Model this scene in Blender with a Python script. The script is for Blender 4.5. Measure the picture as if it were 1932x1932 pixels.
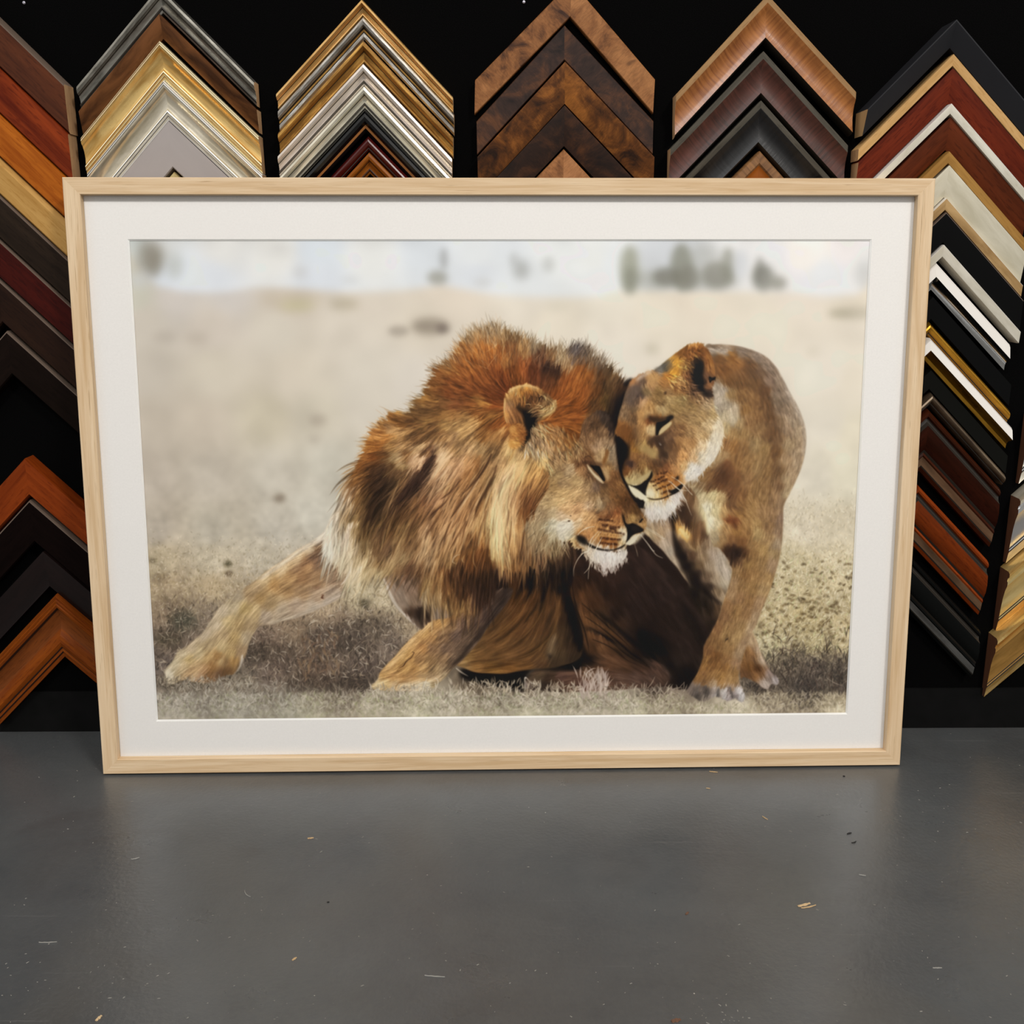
import bpy, math
import numpy as np
from mathutils import Vector, Matrix

for o in list(bpy.data.objects):
    bpy.data.objects.remove(o, do_unlink=True)
scene = bpy.context.scene
COL = scene.collection
R = math.radians

# ================================================================ camera, world, lamps, exposure
cam_d = bpy.data.cameras.new('camera')
cam_d.sensor_width = 36.0
cam_d.lens = 36.0
cam_d.clip_start = 0.02
cam = bpy.data.objects.new('camera', cam_d)
cam.location = (0, 0, 0.7495)
cam.rotation_euler = (R(90-14), R(0.017), 0)
COL.objects.link(cam)
scene.camera = cam

world = bpy.data.worlds.new('room_light'); scene.world = world
world.use_nodes = True
wn = world.node_tree; wn.nodes.clear()
w_out = wn.nodes.new('ShaderNodeOutputWorld'); w_bg = wn.nodes.new('ShaderNodeBackground')
w_tc = wn.nodes.new('ShaderNodeTexCoord'); w_sx = wn.nodes.new('ShaderNodeSeparateXYZ'); w_rp = wn.nodes.new('ShaderNodeValToRGB')
w_mr = wn.nodes.new('ShaderNodeMapRange'); w_mr.inputs[1].default_value = -1; w_mr.inputs[2].default_value = 1
wn.links.new(w_tc.outputs['Generated'], w_sx.inputs[0]); wn.links.new(w_sx.outputs[2], w_mr.inputs[0])
wn.links.new(w_mr.outputs[0], w_rp.inputs[0]); wn.links.new(w_rp.outputs[0], w_bg.inputs[0]); wn.links.new(w_bg.outputs[0], w_out.inputs[0])
e = w_rp.color_ramp.elements
e[0].position = 0.36; e[0].color = (0.30, 0.295, 0.285, 1)
e[1].position = 0.80; e[1].color = (0.80, 0.79, 0.77, 1)
q = w_rp.color_ramp.elements.new(0.52); q.color = (0.66, 0.655, 0.645, 1)
w_nz = wn.nodes.new('ShaderNodeTexNoise'); w_nz.inputs['Scale'].default_value = 2.6; w_nz.inputs['Detail'].default_value = 1.5  # invented bright and dark patches, added so metal surfaces reflect contrast
w_nr = wn.nodes.new('ShaderNodeValToRGB'); w_nr.color_ramp.elements[0].position = 0.40; w_nr.color_ramp.elements[0].color = (0.55, 0.55, 0.56, 1)
w_nr.color_ramp.elements[1].position = 0.60; w_nr.color_ramp.elements[1].color = (1.60, 1.58, 1.54, 1)
w_mx = wn.nodes.new('ShaderNodeMix'); w_mx.data_type = 'RGBA'; w_mx.blend_type = 'MULTIPLY'; w_mx.inputs[0].default_value = 1.0
wn.links.new(w_tc.outputs['Generated'], w_nz.inputs['Vector']); wn.links.new(w_nz.outputs[0], w_nr.inputs[0])
wn.links.new(w_rp.outputs[0], w_mx.inputs[6]); wn.links.new(w_nr.outputs[0], w_mx.inputs[7]); wn.links.new(w_mx.outputs[2], w_bg.inputs[0])
w_bg.inputs[1].default_value = 0.88

def lamp(name, loc, target, sx, sy, power, col):
    d = bpy.data.lights.new(name, 'AREA'); d.shape = 'RECTANGLE'; d.size = sx; d.size_y = sy; d.energy = power; d.color = col
    o = bpy.data.objects.new(name, d); o.location = loc
    o.rotation_euler = (Vector(target)-Vector(loc)).to_track_quat('-Z', 'Y').to_euler()
    COL.objects.link(o); return o
lamp('ceiling_panel_right', (1.75, -1.35, 3.15), (0.3, 1.3, 0.4), 0.60, 0.40, 60, (1.0, 0.965, 0.915))
lamp('ceiling_panel_left', (-0.60, -1.55, 3.15), (-0.2, 1.3, 0.4), 0.60, 0.40, 42, (0.97, 0.985, 1.0))

scene.view_settings.view_transform = 'Standard'
scene.view_settings.look = 'None'
scene.view_settings.gamma = 1.0
scene.view_settings.use_curve_mapping = False
scene.view_settings.exposure = 0.0

# ================================================================ helpers
def lin(h):
    c = [int(h[i:i+2], 16)/255 for i in (0, 2, 4)]
    return tuple((v/12.92 if v <= 0.04045 else ((v+0.055)/1.055)**2.4) for v in c)+(1.0,)

class NT:
    """small node-tree writer"""
    def __init__(s, name):
        s.m = bpy.data.materials.new(name); s.m.use_nodes = True; s.t = s.m.node_tree; s.t.nodes.clear()
        s.out = s.n('ShaderNodeOutputMaterial'); s.b = s.n('ShaderNodeBsdfPrincipled'); s.l(s.b.outputs[0], s.out.inputs[0])
    def n(s, k, **kw):
        x = s.t.nodes.new(k)
        for a, v in kw.items(): setattr(x, a, v)
        return x
    def l(s, a, b): s.t.links.new(a, b)
    def set(s, k, v): s.b.inputs[k].default_value = v
    def coords(s, scale, kind='UV', rnd=True):
        tc = s.n('ShaderNodeTexCoord'); mp = s.n('ShaderNodeMapping'); mp.inputs['Scale'].default_value = scale
        s.l(tc.outputs[kind], mp.inputs[0])
        if not rnd: return mp.outputs[0]
        oi = s.n('ShaderNodeObjectInfo'); mu = s.n('ShaderNodeMath', operation='MULTIPLY'); mu.inputs[1].default_value = 37.0
        s.l(oi.outputs['Random'], mu.inputs[0])
        ad = s.n('ShaderNodeVectorMath', operation='ADD'); s.l(mp.outputs[0], ad.inputs[0]); s.l(mu.outputs[0], ad.inputs[1])
        return ad.outputs[0]
    def noise(s, vec, scale=1.0, detail=4, rough=0.55, dist=0.0):
        x = s.n('ShaderNodeTexNoise'); x.inputs['Scale'].default_value = scale; x.inputs['Detail'].default_value = detail
        x.inputs['Roughness'].default_value = rough; x.inputs['Distortion'].default_value = dist; s.l(vec, x.inputs['Vector']); return x.outputs[0]
    def ramp(s, f, stops):
        x = s.n('ShaderNodeValToRGB'); el = x.color_ramp.elements
        for i, (p, c) in enumerate(stops):
            k = el[i] if i < 2 else el.new(p)
            k.position = p; k.color = lin(c) if isinstance(c, str) else (c, c, c, 1)
        s.l(f, x.inputs[0]); return x.outputs[0]
    def mix(s, f, a, b, mode='MIX'):
        x = s.n('ShaderNodeMix', data_type='RGBA', blend_type=mode)
        if isinstance(f, (int, float)): x.inputs[0].default_value = f
        else: s.l(f, x.inputs[0])
        for v, i in ((a, 6), (b, 7)):
            if isinstance(v, str): x.inputs[i].default_value = lin(v)
            elif isinstance(v, tuple): x.inputs[i].default_value = v
            else: s.l(v, x.inputs[i])
        return x.outputs[2]
    def bump(s, h, strength, dist=0.001):
        x = s.n('ShaderNodeBump'); x.inputs['Strength'].default_value = strength; x.inputs['Distance'].default_value = dist
        s.l(h, x.inputs['Height']); s.l(x.outputs[0], s.b.inputs['Normal'])

MATS = {}
def wood(name, light, dark, rough=0.5, su=10, sv=150, contrast=0.5, coat=0.0, spec=0.10, pores=0.6):
    """streaks run along the moulding"""
    k = NT(name); v = k.coords((su, sv, 1)); f = k.noise(v, 1.0, 6, 0.6, 0.6)
    g = k.noise(k.coords((su*0.4, sv*0.22, 1)), 1.0, 3, 0.5, 1.2)
    f2 = k.mix(0.5, f, g)
    c = k.ramp(f2, [(0.5-0.17/(contrast+0.3), dark), (0.5+0.17/(contrast+0.3), light)])
    p = k.ramp(k.noise(k.coords((su*6, sv*2.4, 1)), 1.0, 2, 0.5), [(0.34, 1.0), (0.45, 0.0)])
    c = k.mix(k_mul(k, p, pores), c, dark)
    k.l(c, k.b.inputs['Base Color']); k.set('Roughness', rough); k.set('Specular IOR Level', spec); k.set('Coat Weight', coat); k.set('Coat Roughness', 0.25)
    k.bump(f, 0.12, 0.0006); MATS[name] = k.m; return k.m
def k_mul(k, a, f):
    x = k.n('ShaderNodeMath', operation='MULTIPLY'); k.l(a, x.inputs[0]); x.inputs[1].default_value = f; return x.outputs[0]
def cross_wood(name, light, dark, rough=0.35, spec=0.5):
    """fine figure running across the moulding"""
    k = NT(name); f = k.noise(k.coords((260, 14, 1)), 1.0, 5, 0.6, 0.4); g = k.noise(k.coords((18, 26, 1)), 1.0, 3, 0.5)
    c = k.ramp(k.mix(0.45, f, g), [(0.36, dark), (0.62, light)])
    k.l(c, k.b.inputs['Base Color']); k.set('Roughness', rough); k.set('Specular IOR Level', spec); k.bump(f, 0.25, 0.0008); MATS[name] = k.m; return k.m
def burl(name, light, mid, dark, rough=0.45):
    k = NT(name); v = k.coords((24, 24, 1))
    f = k.mix(0.42, k.noise(v, 1.0, 8, 0.64, 1.2), k.noise(k.coords((8, 8, 1)), 1.0, 3, 0.5, 0.6))
    c = k.ramp(f, [(0.36, dark), (0.47, mid), (0.60, light)])
    vo = k.n('ShaderNodeTexVoronoi', feature='F1'); vo.inputs['Scale'].default_value = 1.0
    wv = k.n('ShaderNodeVectorMath', operation='ADD'); nz = k.n('ShaderNodeTexNoise'); nz.inputs['Scale'].default_value = 0.9
    k.l(v, nz.inputs['Vector']); k.l(v, wv.inputs[0]); k.l(nz.outputs['Color'], wv.inputs[1]); k.l(wv.outputs[0], vo.inputs['Vector'])
    kn = k.ramp(vo.outputs['Distance'], [(0.06, 1.0), (0.16, 0.0)])
    mk = k.ramp(k.noise(k.coords((9, 9, 1)), 1.0, 2, 0.5), [(0.48, 0.0), (0.58, 0.9)])
    x = k.n('ShaderNodeMath', operation='MULTIPLY'); k.l(kn, x.inputs[0]); k.l(mk, x.inputs[1])
    c = k.mix(x.outputs[0], c, dark)
    h = k.ramp(k.noise(k.coords((420, 90, 1)), 1.0, 3, 0.5, 1.0), [(0.35, 0.82), (0.65, 1.12)])
    c = k.mix(1.0, c, h, 'MULTIPLY')
    k.l(c, k.b.inputs['Base Color']); k.set('Roughness', rough); k.set('Specular IOR Level', 0.2); MATS[name] = k.m; return k.m
def leaf(name, light, dark, metallic=0.9, rough=0.3, worn=None, wear=0.0, brush=True):
    """gilded or silvered surface"""
    k = NT(name); f = k.noise(k.coords((14, 60, 1)), 1.0, 5, 0.6, 0.5)
    c = k.ramp(f, [(0.35, dark), (0.62, light)])
    if worn:
        w = k.ramp(k.noise(k.coords((26, 240, 1)), 1.0, 5, 0.7), [(0.50-0.12*wear, 0.0), (0.60-0.12*wear, 1.0)])
        c = k.mix(k_mul(k, w, wear), c, worn)
    k.l(c, k.b.inputs['Base Color']); k.set('Metallic', metallic)
    k.l(k.ramp(f, [(0.3, rough*0.8), (0.7, min(rough*1.4, 1))]), k.b.inputs['Roughness'])
    k.bump(k.noise(k.coords((30, 500, 1)), 1.0, 3, 0.5), 0.15, 0.0005)
    MATS[name] = k.m; return k.m
def plain(name, col, rough=0.4, metallic=0.0, spec=0.5, vary=0.06, coat=0.0):
    k = NT(name); f = k.noise(k.coords((20, 60, 1)), 1.0, 3, 0.5)
    c = k.mix(k_mul(k, f, 1.0), tuple(v*(1-vary) for v in lin(col)[:3])+(1,), tuple(min(v*(1+vary), 1) for v in lin(col)[:3])+(1,))
    k.l(c, k.b.inputs['Base Color']); k.set('Roughness', rough); k.set('Metallic', metallic); k.set('Specular IOR Level', spec); k.set('Coat Weight', coat)
    MATS[name] = k.m; return k.m

def mesh_obj(name, verts, faces, mats, fm=None, uvs=None, parent=None, smooth=None):
    me = bpy.data.meshes.new(name); me.from_pydata([tuple(v) for v in verts], [], faces)
    for m in mats: me.materials.append(m)
    if fm:
        for p, i in zip(me.polygons, fm): p.material_index = i
    if uvs:
        ul = me.uv_layers.new(name='UVMap'); i = 0
        for fuv in uvs:
            for uv in fuv: ul.data[i].uv = uv; i += 1
    if smooth:
        for p, s in zip(me.polygons, smooth): p.use_smooth = s
    me.update()
    o = bpy.data.objects.new(name, me); COL.objects.link(o)
    if parent: o.parent = parent
    return o
def empty(name, mat, label, cat, group=None):
    o = bpy.data.objects.new(name, None); o.empty_display_size = 0.02; COL.objects.link(o); o.matrix_world = mat
    o['label'] = label; o['category'] = cat
    if group: o['group'] = group
    return o

# ================================================================ the room
k = NT('black_felt')
f = k.noise(k.coords((900, 900, 900), 'Object', False), 1.0, 3, 0.6)
k.l(k.ramp(f, [(0.3, '020202'), (0.75, '0a0909')]), k.b.inputs['Base Color']); k.set('Roughness', 0.95); k.set('Specular IOR Level', 0.04)
k.bump(f, 0.5, 0.001); FELT = k.m
k = NT('black_skirting'); k.l(k.ramp(k.noise(k.coords((30, 30, 30), 'Object', False), 1.0, 3), [(0.3, '080807'), (0.7, '0e0d0d')]), k.b.inputs['Base Color'])
k.set('Roughness', 0.7); k.set('Specular IOR Level', 0.1); SKIRT = k.m

k = NT('grey_concrete')
v = k.coords((1, 1, 1), 'Object', False)
big = k.noise(v, 2.6, 5, 0.6, 0.3); med = k.noise(v, 9.0, 5, 0.65); fine = k.noise(v, 120.0, 4, 0.6)
c = k.ramp(big, [(0.30, '393b3c'), (0.52, '4a4c4d'), (0.72, '565858')])
c = k.mix(k_mul(k, k.ramp(med, [(0.45, 0.0), (0.72, 1.0)]), 0.35), c, '545350')
c = k.mix(k_mul(k, k.ramp(k.noise(v, 5.0, 4, 0.6, 0.8), [(0.55, 0.0), (0.7, 1.0)]), 0.3), c, '3c3836')
c = k.mix(k_mul(k, k.ramp(k.noise(v, 3.7, 3, 0.5, 0.5), [(0.58, 0.0), (0.72, 1.0)]), 0.30), c, '4c463c')
c = k.mix(k_mul(k, k.ramp(fine, [(0.3, 0.0), (0.7, 1.0)]), 0.28), c, '5b5a58')
sc = k.n('ShaderNodeMapping'); sc.inputs['Scale'].default_value = (4, 160, 1); sc.inputs['Rotation'].default_value = (0, 0, 0.5); k.l(v, sc.inputs[0])
c = k.mix(k_mul(k, k.ramp(k.noise(sc.outputs[0], 1.0, 3, 0.4), [(0.70, 0.0), (0.76, 1.0)]), 0.25), c, '7a7876')
sp = k.n('ShaderNodeTexVoronoi'); sp.inputs['Scale'].default_value = 42.0; k.l(v, sp.inputs['Vector'])
gate = k.ramp(k.noise(v, 6.0, 2, 0.5), [(0.50, 0.0), (0.62, 1.0)])
dm = k.n('ShaderNodeMath', operation='LESS_THAN'); k.l(sp.outputs['Distance'], dm.inputs[0]); dm.inputs[1].default_value = 0.035
d2 = k.n('ShaderNodeMath', operation='MULTIPLY'); k.l(dm.outputs[0], d2.inputs[0]); k.l(gate, d2.inputs[1])
c = k.mix(d2.outputs[0], c, 'b8b2a8')
k.l(c, k.b.inputs['Base Color'])
k.l(k.ramp(med, [(0.3, 0.26), (0.7, 0.38)]), k.b.inputs['Roughness']); k.set('Specular IOR Level', 0.95)
bh = k.mix(0.5, k.noise(v, 60.0, 3, 0.5), k.noise(v, 190.0, 3, 0.5))
k.bump(bh, 0.35, 0.0022); FLOOR = k.m

WY = 0.0087                                  # the wall is turned half a degree to the frame of the camera
WALL = Matrix.Translation((0, 1.54, 0)) @ Matrix.Rotation(WY, 4, 'Z')
def box(name, x0, x1, y0, y1, z0, z1, mat, m=None):
    v = [(x, y, z) for x in (x0, x1) for y in (y0, y1) for z in (z0, z1)]
    fc = [(0, 1, 3, 2), (4, 6, 7, 5), (0, 4, 5, 1), (2, 3, 7, 6), (0, 2, 6, 4), (1, 5, 7, 3)]
    o = mesh_obj(name, v, fc, [mat])
    if m is not None: o.matrix_world = m
    return o
o = box('floor', -3.2, 3.2, -3.0, 1.60, -0.06, 0.0, FLOOR); o['kind'] = 'structure'
o = box('wall_back', -3.2, 3.2, 0.0, 0.06, 0.0, 2.7, FELT, WALL); o['kind'] = 'structure'
o = box('baseboard_back', -3.2, 3.2, -0.0035, 0.0, 0.0, 0.070, SKIRT, WALL); o['kind'] = 'structure'

# ================================================================ moulding materials
RAW = wood('raw_pine', 'c8a47c', 'a07c58', 0.7, 20, 120, 0.6, spec=0.2)
MDF = plain('raw_board', 'b8976a', 0.8, spec=0.2)
wood('mahogany', '63351f', '3c1f14'); wood('red_cedar', '8c3814', '541807', contrast=0.9); wood('honey_oak', 'b8661c', '8a400a', contrast=0.9)
wood('light_oak', 'cfa462', 'a87a3c'); wood('walnut_dark', '30241a', '19110b'); wood('cherry_dark', '4a140c', '2a0806'); wood('wenge', '2c1a10', '190d08')
wood('wenge_plain', '1b120e', '100a07', spec=0.04); wood('orange_wood', '944012', '652406'); wood('espresso', '140b09', '0a0504', rough=0.4, spec=0.04); wood('espresso_gloss', '1e1210', '110a09', rough=0.28, spec=0.3)
wood('chestnut', '90480f', '60280a'); wood('fluted_brown', '84461c', '582c10')
leaf('pewter', 'aeaaa0', '6c685e', 0.75, 0.30); leaf('bronze', '7c4c26', '482810', 0.6, 0.32); leaf('gold_bright', 'f0cc84', 'cc9c50', 0.65, 0.22); plain('gold_shine', 'fff0c4', 0.2, 0.4); plain('silver_shine', 'f6f4ee', 0.2, 0.4)  # the two pale plain surfaces paint highlights onto the cove fillets
leaf('champagne', 'f0e6d0', 'c4b89c', 0.65, 0.18); plain('lilac_grey', 'aca39f', 0.35, 0.25, 0.5)
leaf('gold_soft', 'ecc080', 'cc9c58', 0.7, 0.34); leaf('silver_worn', 'dedad2', 'a4a098', 0.8, 0.30, '6a5c4c', 0.6); leaf('gold_old', 'd8a656', 'a87632', 0.7, 0.36, '7a5428', 0.6)
leaf('silver_pink', 'ece0d4', 'c8bcb0', 0.6, 0.30); leaf('silver_cream', 'ece6d2', 'c8c2b0', 0.6, 0.28)
plain('black_gloss', '070707', 0.22, spec=0.5); plain('amber_line', '8c5418', 0.4); plain('oxblood', '46100e', 0.25, spec=0.45); wood('amber_wood', '9c5c1e', '6e380f', rough=0.35); plain('brown_groove', '2a1408', 0.6)
burl('burl_light', 'a06c40', '84542e', '3c2214'); burl('burl_purple', '5e3a22', '36241c', '1e1410', 0.45); burl('burl_brown', '945a24', '5c3412', '241206', 0.4); burl('burl_dark', '4c2c16', '2a180e', '160c08', 0.45); burl('burl_tan', 'a8744a', '98653c', '6e4628')
cross_wood('tiger_orange', 'b4743c', '7c4620', 0.32); cross_wood('hide_brown', '5a342a', '35221c', 0.4, 0.3); cross_wood('hide_black', '1c1a1a', '0c0b0b', 0.34, 0.4); cross_wood('weave_tan', '94683c', '5c3c1e', 0.6); plain('amber_glow', '9c5414', 0.4)
wood('side_tan', 'a8845a', '846240', 0.6); wood('side_grey', '5a544a', '3c3830', 0.6)
plain('charcoal', '242427', 0.45, spec=0.2); wood('ash_pale', 'd4ab74', 'b48850', 0.5); wood('jarrah', '742c16', '48160c', contrast=0.8); leaf('silver_ivory', 'e6e0d0', 'd2cab6', 0.2, 0.3)
wood('redwood_brown', '682e14', '3f1a0a'); wood('oak_gold', 'b08444', '8c6430', contrast=0.9); leaf('cream_sheen', 'ddd5bf', 'cdc4ab', 0.2, 0.36); leaf('birch_gold', 'c4a06c', 'a07c4c', 0.3, 0.4)
plain('satin_black', '0a0a0a', 0.45, spec=0.06); leaf('ivory_edge', 'ddd6c6', 'c8c0ac', 0.2, 0.35); leaf('chrome', 'd8d6d2', 'b4b2ae', 1.0, 0.12); plain('white_face', 'e6e0d8', 0.35)
leaf('gold_leaf_deep', 'c89430', '9c6c1c', 0.85, 0.28); plain('ebony', '11110e', 0.45, spec=0.06); leaf('marbled_bronze', '7c6a54', '3c2c22', 0.5, 0.3); wood('bead_brown', '4a200e', '280f05', 0.35)
wood('field_mahogany', '34140a', '1c0a04', 0.35, spec=0.04); wood('field_orange', '7c340c', '501c04', 0.35); leaf('tan_strip', '7c5c40', '5e442e', 0.1, 0.7); leaf('silver_strip', '8c8a86', '6a6864', 0.6, 0.4); plain('ebony_green', '0a0b0a', 0.4, spec=0.08)
leaf('gold_pale', 'd0bc84', 'b8a068', 0.5, 0.38); leaf('gold_rich', 'c0904a', '9c7236', 0.55, 0.38); plain('satin_silver', 'c4c4c4', 0.3, 0.8)
wood('pine_side', '6e4a36', '533526', 0.7)
plain('line_dark', '241c12', 0.6); plain('edge_light', '6c5c50', 0.35, spec=0.3)

# ================================================================ corner samples on the wall
# cross-sections: (share of the width from the outer edge, share of the depth, surface index of the stretch that follows)
PF = {
 'flat': [(0, .90, 0), (.03, 1, 0), (.97, .98, 0), (1, .90, 0)],
 'edge': [(0, .92, 1), (.02, 1, 1), (.045, 1, 0), (.96, .93, 0), (1, .82, 0)],
 'slope': [(0, 1, 0), (.06, 1, 0), (.9, .72, 0), (1, .68, 0)],
 'chamfer': [(0, .80, 0), (.16, 1, 0), (.94, .92, 0), (1, .80, 0)],
 'cove': [(0, .92, 2), (.045, 1, 1), (.06, .97, 2), (.10, 1, 1), (.115, .98, 0), (.17, .96, 0), (.22, .84, 0), (.35, .70, 0), (.55, .62, 0), (.70, .66, 0), (.75, .76, 2), (.79, .78, 1), (.81, .74, 0), (.86, .74, 2), (.885, .70, 1), (.90, .66, 0), (.96, .66, 2), (1, .62, 2)],
 'steps': [(0, .7, 0), (.06, .95, 0), (.2, 1, 0), (.34, .93, 0), (.40, .78, 1), (.44, .74, 0), (.6, .62, 0), (.72, .60, 0), (.76, .70, 1), (.82, .72, 0), (.86, .60, 1), (.9, .66, 0), (1, .60, 0)],
 'ridge': [(0, .75, 0), (.08, .94, 0), (.22, 1, 0), (.36, .93, 0), (.44, .72, 2), (.52, .62, 1), (.62, .60, 2), (.70, .66, 0), (.88, .66, 0), (1, .56, 0)],
 'gold': [(0, .82, 0), (.1, 1, 0), (.26, 1, 0), (.38, .86, 0), (.46, .66, 1), (.5, .60, 0), (.78, .52, 0), (.84, .60, 0), (.94, .60, 0), (1, .5, 0)],
 'round': [(0, .62, 0), (.1, .82, 0), (.25, .96, 0), (.4, 1, 0), (.58, .95, 0), (.74, .82, 0), (.8, .74, 1), (.88, .74, 0), (1, .62, 0)],
 'black_c': [(0, .72, 0), (.08, .85, 0), (.13, .80, 0), (.2, .92, 0), (.36, 1, 0), (.54, .92, 0), (.66, .74, 0), (.69, .70, 1), (.83, .68, 0), (1, .5, 0)],
 'tall': [(0, .80, 0), (.1, .90, 0), (.52, 1, 1), (.58, .86, 1), (.66, .66, 1), (.8, .54, 1), (1, .50, 1)],
 'scoop': [(0, .97, 1), (.02, 1, 1), (.17, 1, 0), (.2, .97, 0), (.3, .82, 0), (.45, .70, 0), (.62, .66, 0), (.8, .72, 0), (.93, .78, 2), (.96, .70, 2), (1, .40, 2)],
 'panel': [(0, .70, 0), (.03, .86, 0), (.07, .93, 0), (.11, .90, 0), (.14, .76, 1), (.2, .80, 1), (.25, .96, 2), (.4, 1, 2), (.55, .93, 2), (.64, .80, 1), (.69, .72, 0), (.73, .76, 0), (.76, .70, 3), (.9, .62, 4), (.93, .56, 0), (1, .46, 0)],
 'woven': [(0, .86, 0), (.05, 1, 0), (.30, .98, 0), (.36, .86, 1), (.5, .74, 1), (1, .68, 1)],
 'flute': [(0, .80, 0), (.03, .92, 0), (.07, .88, 0), (.09, .95, 0), (.13, .90, 0), (.15, .96, 0), (.20, .90, 2), (.24, .72, 1), (.32, .62, 1), (.44, .60, 1), (.54, .68, 0), (.58, .74, 0), (.64, .90, 0), (.74, .94, 0), (.82, .84, 2), (.85, .74, 0), (.90, .76, 2), (.93, .66, 0), (1, .62, 0)],
 'ogee': [(0, .86, 0), (.03, 1, 0), (.08, 1, 0), (.11, .86, 1), (.15, .82, 1), (.17, .90, 1), (.22, .90, 1), (.32, .74, 1), (.45, .62, 1), (.6, .54, 1), (.74, .48, 1), (.76, .46, 2), (.785, .46, 1), (.80, .48, 2), (.825, .48, 0), (.84, .44, 0), (1, .30, 0)],
}
def arm(name, side, prof, w, t, hw, mats, parent, cap):
    """one mitred arm; local x right, z up, -y out of the wall"""
    P = PF[prof]; r2 = math.sqrt(2)
    S = [(0.0, 0.0, 0)]+[(s*w, h*t, m) for s, h, m in P]+[(w, 0.0, 0)]
    n = len(S); V = []; acc = [0.0]
    for i in range(1, n): acc.append(acc[-1]+math.hypot(S[i][0]-S[i-1][0], S[i][1]-S[i-1][1]))
    for s, h, m in S: V.append((0.0, -h, -r2*s))
    for s, h, m in S: V.append((side*hw, -h, -r2*s-hw))
    F, FM, UV, SM = [], [], [], []
    nm = len(mats)
    for i in range(n-1):
        if i == n-2: mi = min(S[i][2], nm-1)
        elif i == 0: mi = S[1][2]
        else: mi = S[i][2]
        mi = min(mi, nm-1)
        q = [i, i+1, n+i+1, n+i] if side < 0 else [i, n+i, n+i+1, i+1]
        def uv(j):
            jj = j % n; a = S[jj][0] if j < n else S[jj][0]+hw*r2
            return (a, acc[jj]+(0.31 if side > 0 else 0))
        F.append(q); FM.append(mi); UV.append([uv(j) for j in q]); SM.append(True)
    e1 = list(range(n)); e2 = list(range(n, 2*n))
    if side < 0: e1.reverse()
    else: e2.reverse()
    for e in (e1, e2):
        F.append(e); FM.append(nm); UV.append([(V[j][2]*0.7, -V[j][1]) for j in e]); SM.append(False)
    q = [0, n-1, 2*n-1, n]
    if side < 0: q = q[::-1]
    q = q[::-1] if False else q
    F.append(q); FM.append(nm); UV.append([(0, 0)]*4); SM.append(False)
    o = mesh_obj(name, V, F, mats+[cap], FM, UV, parent, SM)
    me = o.data
    try: me.set_sharp_from_angle(angle=R(32))
    except Exception: pass
    return o
COLS = {'A': 'corner samples in the leftmost column', 'B': 'corner samples in the second column from the left', 'C': 'corner samples in the third column from the left',
        'D': 'burl veneer corner samples in the fourth column', 'E': 'corner samples in the fifth column from the left', 'F': 'corner samples in the long sixth column', 'G': 'corner samples in the rightmost column'}
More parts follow.
